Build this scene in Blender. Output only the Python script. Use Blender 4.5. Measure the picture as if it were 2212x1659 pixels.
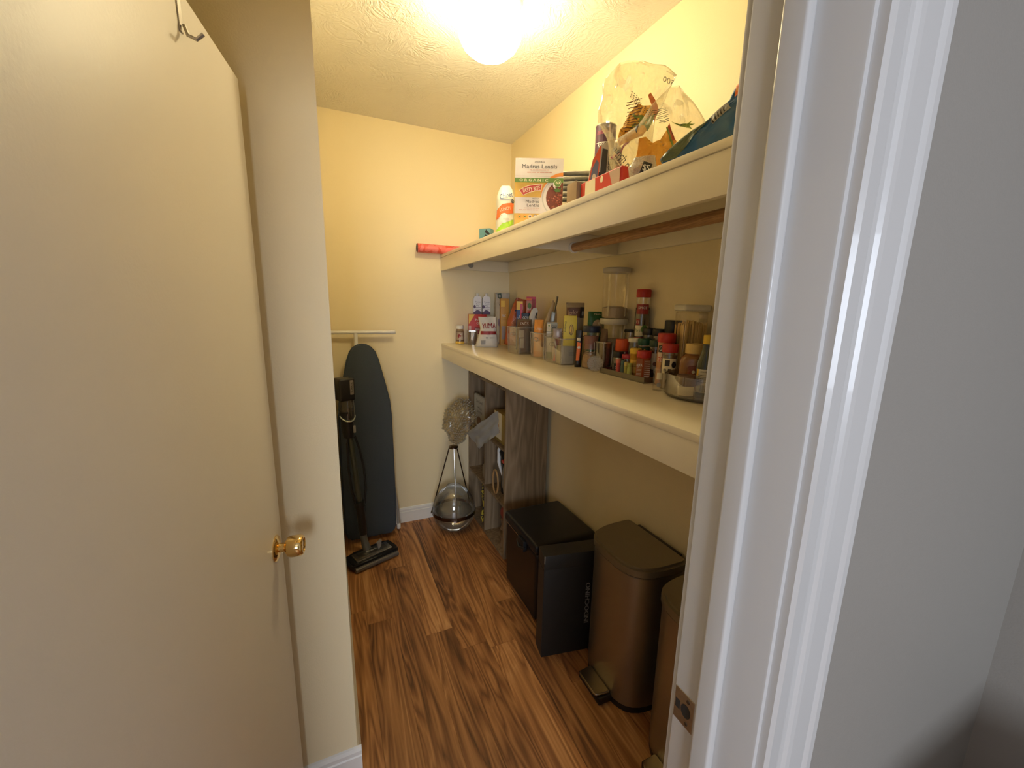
import bpy, bmesh, math, random
from mathutils import Vector, Matrix, noise
from math import sin, cos, pi, radians as R, atan2

for o in list(bpy.data.objects): bpy.data.objects.remove(o)
S = bpy.context.scene
C = S.collection
# ---------------------------------------------------------------- camera, world, light, exposure
yaw, pitch, roll = R(24.3682), R(-10.853), R(1.1421)
F = Vector((sin(yaw)*cos(pitch), cos(yaw)*cos(pitch), sin(pitch)))
Rt = Vector((cos(yaw), -sin(yaw), 0)); Up = Rt.cross(F)
R2 = Rt*cos(roll)+Up*sin(roll); U2 = -Rt*sin(roll)+Up*cos(roll)
cd = bpy.data.cameras.new('camera'); cam = bpy.data.objects.new('camera', cd); C.objects.link(cam)
cd.sensor_width = 36; cd.lens = 881.88*36/2212; cd.clip_start = .02
M = Matrix((R2, U2, -F)).transposed().to_4x4(); M.translation = (0, 0, 1.5695)
cam.matrix_world = M
S.camera = cam
S.view_settings.view_transform = 'Standard'; S.view_settings.look = 'None'
S.view_settings.exposure = 0.38; S.view_settings.gamma = 1; S.view_settings.use_curve_mapping = False
W = bpy.data.worlds.new('world'); S.world = W; W.use_nodes = True
bg = W.node_tree.nodes['Background']; bg.inputs[0].default_value = (.62, .72, 1, 1); bg.inputs[1].default_value = 1.0
al = bpy.data.lights.new('kitchen_window_light', 'AREA'); al.shape = 'RECTANGLE'; al.size = 1.1; al.size_y = 1.2
al.energy = 55; al.color = (.80, .88, 1)
ao = bpy.data.objects.new('kitchen_window_light', al); C.objects.link(ao)
ao.location = (-.9, -3.1, 1.55); ao.rotation_euler = (Vector((.9, 2.7, -.1))).to_track_quat('-Z', 'Y').to_euler()
LAMP = 26.5; LAMPC = (1.0, .85, .50)

S.cycles.transparent_max_bounces = 40
# ---------------------------------------------------------------- helpers
def s2l(c):
    if isinstance(c, str):
        c = [int(c[i:i+2], 16)/255 for i in (0, 2, 4)]
    return tuple((x/12.92 if x <= .04045 else ((x+.055)/1.055)**2.4) for x in c)
MATS = {}
def mat(name, col, rough=.5, metal=0, var=.06, vscale=30, bump=0, bscale=80, coat=0, spec=.5, alpha=1, aniso=0):
    if name in MATS: return MATS[name]
    m = bpy.data.materials.new(name); m.use_nodes = True; MATS[name] = m
    N = m.node_tree.nodes; L = m.node_tree.links; b = N['Principled BSDF']
    c = s2l(col) if isinstance(col, str) else tuple(col)
    b.inputs['Roughness'].default_value = rough; b.inputs['Metallic'].default_value = metal
    b.inputs['Specular IOR Level'].default_value = spec
    b.inputs['Coat Weight'].default_value = coat; b.inputs['Alpha'].default_value = alpha
    tc = N.new('ShaderNodeTexCoord'); n = N.new('ShaderNodeTexNoise'); n.inputs['Scale'].default_value = vscale
    n.inputs['Detail'].default_value = 3
    L.new(tc.outputs['Object'], n.inputs['Vector'])
    mx = N.new('ShaderNodeMix'); mx.data_type = 'RGBA'
    mx.inputs[6].default_value = tuple(min(1, x*(1-var)) for x in c)+(1,); mx.inputs[7].default_value = tuple(min(1, x*(1+var)) for x in c)+(1,)
    L.new(n.outputs['Fac'], mx.inputs[0]); L.new(mx.outputs[2], b.inputs['Base Color'])
    if bump:
        n2 = N.new('ShaderNodeTexNoise'); n2.inputs['Scale'].default_value = bscale; n2.inputs['Detail'].default_value = 4
        L.new(tc.outputs['Object'], n2.inputs['Vector'])
        bp = N.new('ShaderNodeBump'); bp.inputs['Strength'].default_value = bump; bp.inputs['Distance'].default_value = .002
        L.new(n2.outputs['Fac'], bp.inputs['Height']); L.new(bp.outputs[0], b.inputs['Normal'])
    return m
def clear(name, tint=(.96, .95, .92), gloss=.12, haze=.06, rough=.05, edge=True):
    """thin clear plastic / glass sheet: transparent + reflection + a little milky diffuse"""
    if name in MATS: return MATS[name]
    m = bpy.data.materials.new(name); m.use_nodes = True; MATS[name] = m
    N = m.node_tree.nodes; L = m.node_tree.links; N.remove(N['Principled BSDF'])
    out = [n for n in N if n.type == 'OUTPUT_MATERIAL'][0]
    t = N.new('ShaderNodeBsdfTransparent'); t.inputs[0].default_value = tint+(1,)
    d = N.new('ShaderNodeBsdfDiffuse'); d.inputs[0].default_value = (.8, .78, .72, 1)
    g = N.new('ShaderNodeBsdfGlossy'); g.inputs['Roughness'].default_value = rough; g.inputs[0].default_value = (1, 1, 1, 1)
    m1 = N.new('ShaderNodeMixShader'); m2 = N.new('ShaderNodeMixShader')
    lw = N.new('ShaderNodeLayerWeight'); lw.inputs[0].default_value = .35
    ns = N.new('ShaderNodeTexNoise'); ns.inputs['Scale'].default_value = 25
    mh = N.new('ShaderNodeMath'); mh.operation = 'MULTIPLY'; mh.inputs[1].default_value = haze*2
    L.new(ns.outputs['Fac'], mh.inputs[0]); L.new(mh.outputs[0], m1.inputs[0])
    L.new(t.outputs[0], m1.inputs[1]); L.new(d.outputs[0], m1.inputs[2])
    ma = N.new('ShaderNodeMath'); ma.operation = 'MULTIPLY_ADD'; ma.inputs[1].default_value = gloss*2.5; ma.inputs[2].default_value = gloss*.35
    L.new(lw.outputs['Fresnel' if edge else 'Facing'], ma.inputs[0]); L.new(ma.outputs[0], m2.inputs[0])
    L.new(m1.outputs[0], m2.inputs[1]); L.new(g.outputs[0], m2.inputs[2]); L.new(m2.outputs[0], out.inputs[0])
    return m

def link(name, me, m=None, parent=None, loc=None, rotz=0):
    o = bpy.data.objects.new(name, me); C.objects.link(o)
    if m is not None:
        for mm in (m if isinstance(m, (list, tuple)) else [m]): me.materials.append(mm)
    if parent: o.parent = parent
    if loc: o.location = loc
    if rotz: o.rotation_euler[2] = rotz
    return o
def obj(name, bm, m, parent=None, smooth=False, loc=None, rotz=0):
    bmesh.ops.recalc_face_normals(bm, faces=bm.faces)
    me = bpy.data.meshes.new(name); bm.to_mesh(me); bm.free()
    if smooth:
        me.polygons.foreach_set('use_smooth', [True]*len(me.polygons))
        if smooth is True:
            try: me.set_sharp_from_angle(angle=R(38))
            except Exception: pass
    return link(name, me, m, parent, loc, rotz)
def tag(o, label=None, cat=None, group=None, kind=None):
    if label: o['label'] = label
    if cat: o['category'] = cat
    if group: o['group'] = group
    if kind: o['kind'] = kind
    return o
def thing(name, label, cat, loc=(0, 0, 0), rotz=0, group=None, rot=None):
    o = bpy.data.objects.new(name, None); C.objects.link(o); o.empty_display_size = .02
    o.location = loc; o.rotation_euler = rot if rot else (0, 0, rotz)
    return tag(o, label, cat, group)
def bx(bm, x0, x1, y0, y1, z0, z1, bev=0, seg=2, mi=0):
    r = bmesh.ops.create_cube(bm, size=1)
    vs = r['verts']
    for v in vs:
        v.co = Vector((x0+(v.co.x+.5)*(x1-x0), y0+(v.co.y+.5)*(y1-y0), z0+(v.co.z+.5)*(z1-z0)))
    fs = set(f for v in vs for f in v.link_faces)
    for f in fs: f.material_index = mi
    if bev:
        es = list(set(e for v in vs for e in v.link_edges))
        bmesh.ops.bevel(bm, geom=es, offset=bev, segments=seg, affect='EDGES', profile=.6)
    return bm
def box(name, dims, m, parent=None, bev=0, seg=2, smooth=False):
    bm = bmesh.new(); bx(bm, *dims, bev=bev, seg=seg)
    return obj(name, bm, m, parent, smooth=smooth or (bev > 0))
def lathe(bm, prof, seg=24, sx=1, sy=1, cx=0, cy=0, close=False, mi=0, sq=0):
    """prof: list of (r, z); sq>0 makes the section squarish"""
    rings = []
    for r, z in prof:
        ring = []
        for i in range(seg):
            a = 2*pi*i/seg+pi/seg
            ca, sa = cos(a), sin(a)
            k = 1
            if sq:
                n = 2+sq*6
                k = 1/((abs(ca)**n+abs(sa)**n)**(1/n))
            ring.append(bm.verts.new((cx+r*k*ca*sx, cy+r*k*sa*sy, z)))
        rings.append(ring)
    for a, b in zip(rings, rings[1:]):
        for i in range(seg):
            j = (i+1) % seg
            f = bm.faces.new((a[i], a[j], b[j], b[i])); f.material_index = mi
    if prof[0][0] > 1e-4 and not close: bm.faces.new(list(reversed(rings[0]))).material_index = mi
    if prof[-1][0] > 1e-4 and not close: bm.faces.new(rings[-1]).material_index = mi
    return bm
def lat(name, prof, m, parent=None, seg=24, **k):
    bm = lathe(bmesh.new(), prof, seg, **k)
    bmesh.ops.remove_doubles(bm, verts=bm.verts, dist=1e-6)
    return obj(name, bm, m, parent, smooth=True)
def tube(bm, pts, r, seg=10, cap=True, mi=0):
    pts = [Vector(p) for p in pts]; rings = []
    rr = r if isinstance(r, (list, tuple)) else [r]*len(pts)
    prev = None
    for i, p in enumerate(pts):
        t = (pts[min(i+1, len(pts)-1)]-pts[max(i-1, 0)]).normalized()
        if prev is None: a = t.orthogonal().normalized()
        else: a = (prev-t*prev.dot(t)).normalized()
        prev = a; b = t.cross(a)
        rings.append([bm.verts.new(p+(a*cos(2*pi*k/seg)+b*sin(2*pi*k/seg))*rr[i]) for k in range(seg)])
    for A, B in zip(rings, rings[1:]):
        for i in range(seg):
            j = (i+1) % seg; bm.faces.new((A[i], A[j], B[j], B[i])).material_index = mi
    if cap:
        bm.faces.new(list(reversed(rings[0]))).material_index = mi; bm.faces.new(rings[-1]).material_index = mi
    return bm
def prism(bm, pts, z0, z1, axis='z', mi=0):
    def v(p, h):
        return {'z': (p[0], p[1], h), 'y': (p[0], h, p[1]), 'x': (h, p[0], p[1])}[axis]
    a = [bm.verts.new(v(p, z0)) for p in pts]; b = [bm.verts.new(v(p, z1)) for p in pts]
    n = len(pts)
    for i in range(n): bm.faces.new((a[i], a[(i+1) % n], b[(i+1) % n], b[i])).material_index = mi
    bm.faces.new(list(reversed(a))).material_index = mi; bm.faces.new(b).material_index = mi
    return bm
_T = {}
def textmesh(t, bold):
    if (t, bold) in _T: return _T[(t, bold)]
    cu = bpy.data.curves.new('t', 'FONT'); cu.body = t; cu.size = 1; cu.align_x = 'CENTER'; cu.align_y = 'CENTER'
    cu.resolution_u = 2; cu.offset = 0
    o = bpy.data.objects.new('t', cu); C.objects.link(o)
    dg = bpy.context.evaluated_depsgraph_get(); dg.update()
    me = o.evaluated_get(dg).to_mesh()
    V = [tuple(v.co) for v in me.vertices]; P = [tuple(p.vertices) for p in me.polygons]
    bpy.data.objects.remove(o); bpy.data.curves.remove(cu)
    xs = [v[0] for v in V] or [0]; w = max(xs)-min(xs)
    _T[(t, bold)] = (V, P, w); return _T[(t, bold)]
def prt(name, parent, fn, items, step=.0002):
    """flat print laid on a surface: fn(x, y, off) gives the point; items are drawn one over the other.
    ('r',x0,y0,x1,y1,m) ('d',cx,cy,r,m[,ry]) ('p',[(x,y)],m) ('t',text,cx,cy,width,height,m[,rot,bold])"""
    bm = bmesh.new(); mats = []; off = .0003
    for it in items:
        k = it[0]; m = it[6] if k == 't' else (it[5] if k == 'r' else (it[4] if k == 'd' else it[2]))
        if m not in mats: mats.append(m)
        mi = mats.index(m)
        if k == 'r':
            nx, ny = 10, 6
            g = [[bm.verts.new(fn(it[1]+(it[3]-it[1])*i/nx, it[2]+(it[4]-it[2])*j/ny, off)) for i in range(nx+1)] for j in range(ny+1)]
            for j in range(ny):
                for i in range(nx): bm.faces.new((g[j][i], g[j][i+1], g[j+1][i+1], g[j+1][i])).material_index = mi
        elif k == 'd':
            ry = it[5] if len(it) > 5 else it[3]
            c = bm.verts.new(fn(it[1], it[2], off)); n = 20; pr = None
            for q in (.5, 1.):
                ring = [bm.verts.new(fn(it[1]+it[3]*q*cos(2*pi*i/n), it[2]+ry*q*sin(2*pi*i/n), off)) for i in range(n)]
                for i in range(n):
                    j = (i+1) % n
                    f = bm.faces.new((c, ring[i], ring[j])) if pr is None else bm.faces.new((pr[i], ring[i], ring[j], pr[j]))
                    f.material_index = mi
                pr = ring
        elif k == 'p':
            SD = 4 if len(it[1]) > 12 else 8
            pts = it[1]; cx = sum(p[0] for p in pts)/len(pts); cy = sum(p[1] for p in pts)/len(pts)
            fine = []
            for i, p in enumerate(pts):
                q = pts[(i+1) % len(pts)]
                for s in range(SD): fine.append((p[0]+(q[0]-p[0])*s/SD, p[1]+(q[1]-p[1])*s/SD))
            c = bm.verts.new(fn(cx, cy, off)); pr = None; n = len(fine)
            for q in (.17, .33, .5, .66, .83, 1.):
                ring = [bm.verts.new(fn(cx+(p[0]-cx)*q, cy+(p[1]-cy)*q, off)) for p in fine]
                for i in range(n):
                    j = (i+1) % n
                    f = bm.faces.new((c, ring[i], ring[j])) if pr is None else bm.faces.new((pr[i], ring[i], ring[j], pr[j]))
                    f.material_index = mi
                pr = ring
        elif k == 't':
            rot = R(it[7]) if len(it) > 7 else 0; bold = it[8] if len(it) > 8 else 1
            V, P, w = textmesh(it[1], bold)
            V2 = [(v[0]+dx, v[1]) for dx in ((0, .05) if bold >= 2 else (0,)) for v in V]; n0 = len(V)
            P2 = list(P)+([tuple(i+n0 for i in p) for p in P] if bold >= 2 else []); V, P = V2, P2
            w = max(w, .01); sx = it[4]/w; sy = it[5]/.72
            vs = []
            for v in V:
                x, y = v[0]*sx, v[1]*sy
                vs.append(bm.verts.new(fn(it[2]+x*cos(rot)-y*sin(rot), it[3]+x*sin(rot)+y*cos(rot), off)))
            for p in P:
                try: bm.faces.new([vs[i] for i in p]).material_index = mi
                except ValueError: pass
        off += step
    me = bpy.data.meshes.new(name); bm.to_mesh(me); bm.free()
    o = link(name, me, mats, parent)
    k = items[0]                                # print without a ground of its own: many tiny marks, one part
    def ctr(q): return ((q[1]+q[3])/2, (q[2]+q[4])/2) if q[0] == 'r' else (q[1], q[2]) if q[0] == 'd' else (q[2], q[3]) if q[0] == 't' else (sum(p[0] for p in q[1])/len(q[1]), sum(p[1] for p in q[1])/len(q[1]))
    if k[0] != 'r' or any(not (k[1] <= ctr(q)[0] <= k[3] and k[2] <= ctr(q)[1] <= k[4]) for q in items[1:]): o['kind'] = 'stuff'
    return o
def flat(o, ex, ey):
    o, ex, ey = Vector(o), Vector(ex).normalized(), Vector(ey).normalized(); n = ex.cross(ey)
    return lambda x, y, d: o+ex*x+ey*y+n*d
def cyl(r, z=0, sy=1):                      # print on a round wall; x=0 faces local -Y
    return lambda x, y, d: Vector(((r+d+.0004)*sin(x/r), -(r+d+.0004)*cos(x/r)*sy, y+z))
def face(x, y): return -atan2(x, y)          # turns local -Y to the doorway side
def ptext(lines, cx, y, w, h, gap, m, rnd=None, bold=0):
    """small print nobody can read: short dashes"""
    rnd = rnd or random.Random(int(cx*1e5+y*1e5) & 0xffff); out = []
    for i in range(lines):
        yy = y-i*gap; x = cx-w/2
        while x < cx+w/2-.001:
            l = rnd.uniform(.08, .2)*w; out.append(('r', x, yy, min(x+l, cx+w/2), yy+h, m)); x += l+.03*w
    return out

# ---------------------------------------------------------------- materials of the place
def wallpaint(name, col, rough=.55, bump=.25, bscale=260):
    return mat(name, col, rough, var=.015, vscale=3, bump=bump, bscale=bscale)
YELLOW = wallpaint('pantry_yellow_paint', (.90, .77, .50))
GREY = wallpaint('hall_grey_paint', (.36, .335, .30))
TRIMW = mat('white_gloss_trim_paint', (.66, .65, .635), .28, var=.02, vscale=8, bump=.06, bscale=60, coat=.2)
DOORW = mat('white_door_paint', (.86, .79, .70), .42, var=.015, vscale=4, bump=.12, bscale=180)
SHELFW = mat('white_shelf_paint', (.90, .82, .65), .32, var=.03, vscale=10, bump=.12, bscale=45)
BASEW = mat('white_baseboard_paint', (.82, .80, .76), .35, var=.02)
def ceilmat():
    m = bpy.data.materials.new('textured_ceiling_plaster'); m.use_nodes = True; N = m.node_tree.nodes; L = m.node_tree.links
    b = N['Principled BSDF']; b.inputs['Base Color'].default_value = (.86, .84, .80, 1); b.inputs['Roughness'].default_value = .6
    tc = N.new('ShaderNodeTexCoord'); w = N.new('ShaderNodeTexNoise'); w.inputs['Scale'].default_value = 3.5; w.inputs['Detail'].default_value = 2
    L.new(tc.outputs['Object'], w.inputs[0])
    v = N.new('ShaderNodeVectorMath'); v.operation = 'MULTIPLY_ADD'; v.inputs[1].default_value = (.5, .5, .5)
    L.new(w.outputs['Color'], v.inputs[0]); L.new(tc.outputs['Object'], v.inputs[2])
    wv = N.new('ShaderNodeTexWave'); wv.wave_type = 'RINGS'; wv.inputs['Scale'].default_value = 14; wv.inputs['Distortion'].default_value = 9
    wv.inputs['Detail'].default_value = 3; wv.inputs['Detail Scale'].default_value = 3
    L.new(v.outputs[0], wv.inputs[0])
    n = N.new('ShaderNodeTexNoise'); n.inputs['Scale'].default_value = 55; n.inputs['Detail'].default_value = 5; L.new(v.outputs[0], n.inputs[0])
    msk = N.new('ShaderNodeTexNoise'); msk.inputs['Scale'].default_value = 5; L.new(tc.outputs['Object'], msk.inputs[0])
    mm = N.new('ShaderNodeMath'); mm.operation = 'MULTIPLY'; L.new(wv.outputs['Fac'], mm.inputs[0]); m5 = N.new('ShaderNodeMapRange'); m5.inputs[1].default_value = .45; m5.inputs[2].default_value = .75; m5.inputs[4].default_value = .8; L.new(msk.outputs['Fac'], m5.inputs[0]); L.new(m5.outputs[0], mm.inputs[1])
    ad = N.new('ShaderNodeMath'); ad.operation = 'ADD'; L.new(mm.outputs[0], ad.inputs[0]); L.new(n.outputs['Fac'], ad.inputs[1])
    bp = N.new('ShaderNodeBump'); bp.inputs['Strength'].default_value = .65; bp.inputs['Distance'].default_value = .006
    L.new(ad.outputs[0], bp.inputs['Height']); L.new(bp.outputs[0], b.inputs['Normal']); return m
def woodmat(name, cols, grain=(9, 1.1, 9), rough=.35, bump=.15, rand=True, dist=.5, scale=1.0, axis=1, coat=.0, fine=.35, ringw=.75):
    m = bpy.data.materials.new(name); m.use_nodes = True; MATS[name] = m; N = m.node_tree.nodes; L = m.node_tree.links; b = N['Principled BSDF']
    b.inputs['Roughness'].default_value = rough; b.inputs['Coat Weight'].default_value = coat; b.inputs['Coat Roughness'].default_value = .3
    tc = N.new('ShaderNodeTexCoord'); oi = N.new('ShaderNodeObjectInfo')
    v0 = N.new('ShaderNodeVectorMath'); v0.operation = 'MULTIPLY_ADD'; v0.inputs[1].default_value = (13, 37, 5)
    cb = N.new('ShaderNodeCombineXYZ')
    for i in range(3): L.new(oi.outputs['Random'], cb.inputs[i])
    if rand: L.new(cb.outputs[0], v0.inputs[0])
    else: v0.inputs[0].default_value = (0, 0, 0)
    L.new(tc.outputs['Object'], v0.inputs[2])
    mp = N.new('ShaderNodeMapping'); mp.inputs['Scale'].default_value = tuple(g*scale for g in grain); L.new(v0.outputs[0], mp.inputs[0])
    n1 = N.new('ShaderNodeTexNoise'); n1.inputs['Scale'].default_value = 1; n1.inputs['Detail'].default_value = 2; n1.inputs['Distortion'].default_value = dist
    L.new(mp.outputs[0], n1.inputs[0])
    # rings of the slow noise give cathedral grain
    mu = N.new('ShaderNodeMath'); mu.operation = 'MULTIPLY'; mu.inputs[1].default_value = 9; L.new(n1.outputs['Fac'], mu.inputs[0])
    fr = N.new('ShaderNodeMath'); fr.operation = 'PINGPONG'; fr.inputs[1].default_value = .5; L.new(mu.outputs[0], fr.inputs[0])
    mp2 = N.new('ShaderNodeMapping'); mp2.inputs['Scale'].default_value = tuple(g*scale*(10 if i != axis else 3) for i, g in enumerate(grain)); L.new(v0.outputs[0], mp2.inputs[0])
    n2 = N.new('ShaderNodeTexNoise'); n2.inputs['Scale'].default_value = 1; n2.inputs['Detail'].default_value = 4; L.new(mp2.outputs[0], n2.inputs[0])
    a1 = N.new('ShaderNodeMath'); a1.operation = 'MULTIPLY_ADD'; a1.inputs[1].default_value = ringw
    sb = N.new('ShaderNodeMath'); sb.operation = 'MULTIPLY_ADD'; sb.inputs[1].default_value = fine; sb.inputs[2].default_value = -.08
    L.new(n2.outputs['Fac'], sb.inputs[0]); L.new(fr.outputs[0], a1.inputs[0]); L.new(sb.outputs[0], a1.inputs[2])
    n3 = N.new('ShaderNodeTexNoise'); n3.inputs['Scale'].default_value = .55; L.new(mp.outputs[0], n3.inputs[0])
    a2 = N.new('ShaderNodeMath'); a2.operation = 'MULTIPLY_ADD'; a2.inputs[1].default_value = .9; L.new(n3.outputs['Fac'], a2.inputs[0])
    s2 = N.new('ShaderNodeMath'); s2.operation = 'ADD'; s2.inputs[1].default_value = -.42; L.new(a1.outputs[0], s2.inputs[0]); L.new(s2.outputs[0], a2.inputs[2])
    cr = N.new('ShaderNodeValToRGB'); e = cr.color_ramp.elements
    e[0].position = .05; e[0].color = cols[0]+(1,); e[1].position = .75; e[1].color = cols[-1]+(1,)
    for i, c in enumerate(cols[1:-1]): x = e.new(.05+.7*(i+1)/(len(cols)-1)); x.color = c+(1,)
    L.new(a2.outputs[0], cr.inputs[0])
    hs = N.new('ShaderNodeHueSaturation'); ml = N.new('ShaderNodeMath'); ml.operation = 'MULTIPLY_ADD'; ml.inputs[1].default_value = .22 if rand else 0; ml.inputs[2].default_value = .89 if rand else 1
    L.new(oi.outputs['Random'], ml.inputs[0]); L.new(ml.outputs[0], hs.inputs['Value']); L.new(cr.outputs[0], hs.inputs['Color']); L.new(hs.outputs[0], b.inputs['Base Color'])
    bp = N.new('ShaderNodeBump'); bp.inputs['Strength'].default_value = bump; bp.inputs['Distance'].default_value = .001
    L.new(n2.outputs['Fac'], bp.inputs['Height']); L.new(bp.outputs[0], b.inputs['Normal'])
    return m
CEIL = ceilmat()
PLANK = woodmat('walnut_laminate', [(.065, .024, .009), (.25, .100, .034), (.44, .20, .068), (.64, .34, .14)], grain=(9, .8, 9), rough=.42, ringw=.62, fine=.6, dist=1.1)
BARN = woodmat('grey_brown_board', [(.17, .115, .060), (.27, .19, .108), (.38, .285, .175)], grain=(9, 9, 1.0), rough=.6, axis=2, dist=.2)
ROD = woodmat('stained_wood_rod', [(.28, .14, .06), (.45, .25, .11), (.58, .34, .17)], grain=(40, 3, 40), rough=.4)
BLACK = mat('black_plastic', (.012, .012, .013), .38, var=.1)
BLACKM = mat('matte_black_board', (.012, .010, .0075), .55, var=.1)
WHITEP = mat('white_plastic', (.80, .78, .74), .35, var=.02)
CHROME = mat('chrome', (.75, .73, .70), .12, 1, var=.02)
BRASS = mat('polished_brass', (.83, .60, .26), .10, 1, var=.03)
SILVER = mat('brushed_silver', (.62, .60, .56), .3, 1, var=.08, vscale=120)
BLK = mat('print_black', (.015, .015, .02), .5); WHT = mat('print_white', (.80, .79, .76), .5); RED = mat('print_red', (.55, .03, .02), .5)
DRED = mat('print_dark_red', (.30, .02, .02), .5); GRN = mat('print_green', (.10, .22, .03), .5); YEL = mat('print_yellow', (.85, .55, .08), .5)
ORG = mat('print_orange', (.85, .20, .04), .5); PNK = mat('print_pink', (.65, .08, .15), .5); GRYP = mat('print_grey', (.30, .29, .28), .5)
BRN = mat('print_brown', (.14, .06, .03), .5); CREAM = mat('print_cream', (.80, .72, .52), .5); BLU = mat('print_blue', (.03, .08, .25), .5)
CARD = mat('brown_cardboard', (.24, .155, .085), .8, var=.08, bump=.15)
PLAST = clear('clear_plastic', (.98, .97, .95), .11, .03); GLASS = clear('clear_glass', (.95, .95, .93), .22, .02, .02); FILM = clear('clear_film', (.93, .92, .87), .16, .10, .12)
FILM2 = clear('crinkled_film', (.86, .82, .72), .12, .05, .2); SMOKE = clear('smoky_acrylic', (.72, .68, .62), .2, .05, .05)

# ---------------------------------------------------------------- room shell
XR, YB, ZC = 1.238, 2.82, 2.663
YP0, YP1 = .262, .394            # doorway wall: hall face, pantry face
JL, JR = -.292, .478             # jamb faces
def struct(name, bm, m, parent=None, smooth=False):
    o = obj(name, bm, m, parent, smooth=smooth)
    if not parent: o['kind'] = 'structure'
    return o
def sbox(name, *a, m=YELLOW, bev=0): return struct(name, bx(bmesh.new(), *a, bev=bev), m)
sbox('wall_right', XR, XR+.1, YP1, YB+.1, 0, ZC)
sbox('wall_back', -1.3, XR, YB, YB+.1, 0, ZC)
sbox('wall_left', -1.3, .0092, 1.218, 1.338, 0, ZC)
sbox('wall_side', -1.4, -1.3, YP1, YB+.1, 0, ZC)
sbox('ceiling', -1.4, XR+.1, YP1, YB+.1, ZC, ZC+.06, m=CEIL)
# the recess behind the left wall is closed with its own side wall, whose edge lines up with the corner
sbox('wall_inner_left', -.11, .0092, 1.338, YB, 0, ZC)
# doorway wall between hall and pantry
bm = bmesh.new(); bx(bm, -1.4, JL-.02, YP0, YP1, 0, ZC); bx(bm, JR+.02, 1.39, YP0, YP1, 0, ZC); bx(bm, JL-.02, JR+.02, YP0, YP1, 2.07, ZC)
w = struct('wall_front', bm, [GREY, YELLOW])
for p in w.data.polygons:
    if p.normal.y > .5: p.material_index = 1
sbox('wall_hall_right', 1.29, 1.39, -3.2, YP0, 0, ZC, m=GREY)
sbox('wall_hall_left', -1.9, -1.8, -3.2, YP0, 0, ZC, m=GREY)
bm = bmesh.new(); bx(bm, -1.9, -1.5, -3.3, -3.2, 0, ZC); bx(bm, -.3, 1.39, -3.3, -3.2, 0, ZC); bx(bm, -1.5, -.3, -3.3, -3.2, 0, .9); bx(bm, -1.5, -.3, -3.3, -3.2, 2.2, ZC)
struct('wall_hall_back', bm, GREY)
sbox('ceiling_hall', -1.9, 1.39, -3.3, YP0, ZC, ZC+.06, m=CEIL)
wf = struct('window_1', (lambda b: (bx(b, -1.5, -1.45, -3.28, -3.2, .9, 2.2), bx(b, -.35, -.3, -3.28, -3.2, .9, 2.2), bx(b, -1.45, -.35, -3.28, -3.2, .9, .95), bx(b, -1.45, -.35, -3.28, -3.2, 2.15, 2.2), bx(b, -1.45, -.35, -3.27, -3.22, 1.53, 1.56)) and b)(bmesh.new()), TRIMW)
# floor: subfloor plus individually laid planks where the pantry floor shows
fl = sbox('floor', -1.9, 1.39, -3.3, YB, -.06, -.0015, m=PLANK)
PW, PL = .128, 1.21
xs0 = .478-PW*6
full = bx(bmesh.new(), -PW/2+.0004, PW/2-.0004, -PL/2+.0005, PL/2-.0005, -.0012, .0, bev=.0005, seg=1)
fme = bpy.data.meshes.new('plank'); full.to_mesh(fme); full.free(); fme.materials.append(PLANK)
rnd = random.Random(4)
offs = {7: 1.79, 8: 1.22}
for r in range(-1, 12):
    x0 = xs0+PW*r; x1 = min(x0+PW, XR)
    st = offs.get(r-1+0, None)
    y = (st if st is not None else .6+rnd.random()*PL)
    while y > .42: y -= PL
    while y < YB:
        ya, yb = max(y, .40), min(y+PL, YB)
        if yb-ya > .03:
            if yb-ya > PL-.001 and x1-x0 > PW-.001: me = fme
            else:
                b = bx(bmesh.new(), -(x1-x0)/2+.0004, (x1-x0)/2-.0004, -(yb-ya)/2+.0005, (yb-ya)/2-.0005, -.0012, 0, bev=.0005, seg=1)
                me = bpy.data.meshes.new('plank'); b.to_mesh(me); b.free(); me.materials.append(PLANK)
            # pieces that would lie inside the left partition are skipped
            if not (x1 < 0 and ya > 1.2):
                o = bpy.data.objects.new('plank', me); C.objects.link(o); o.parent = fl; o.location = ((x0+x1)/2, (ya+yb)/2, 0)
        y += PL
# baseboards with a moulded top
def base_prof(t=.013, h=.112): return [(0, 0), (t, 0), (t, h-.032), (t-.003, h-.028), (t-.003, h-.014), (t-.008, h-.004), (0, h)]
bm = prism(bmesh.new(), [(YB-a, b) for a, b in base_prof()], .0092, XR, axis='x'); struct('baseboard_back', bm, BASEW)
bm = prism(bmesh.new(), [(1.218-a, b) for a, b in base_prof()], -1.3, .0222, axis='x'); struct('baseboard_left', bm, BASEW)
bm = prism(bmesh.new(), [(.0092+a, b) for a, b in base_prof()], 1.2181, YB-.013, axis='y'); struct('baseboard_inner', bm, BASEW)
bm = prism(bmesh.new(), [(XR-a, b) for a, b in base_prof()], YP1, YB-.013, axis='y'); struct('baseboard_right', bm, BASEW)
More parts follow.
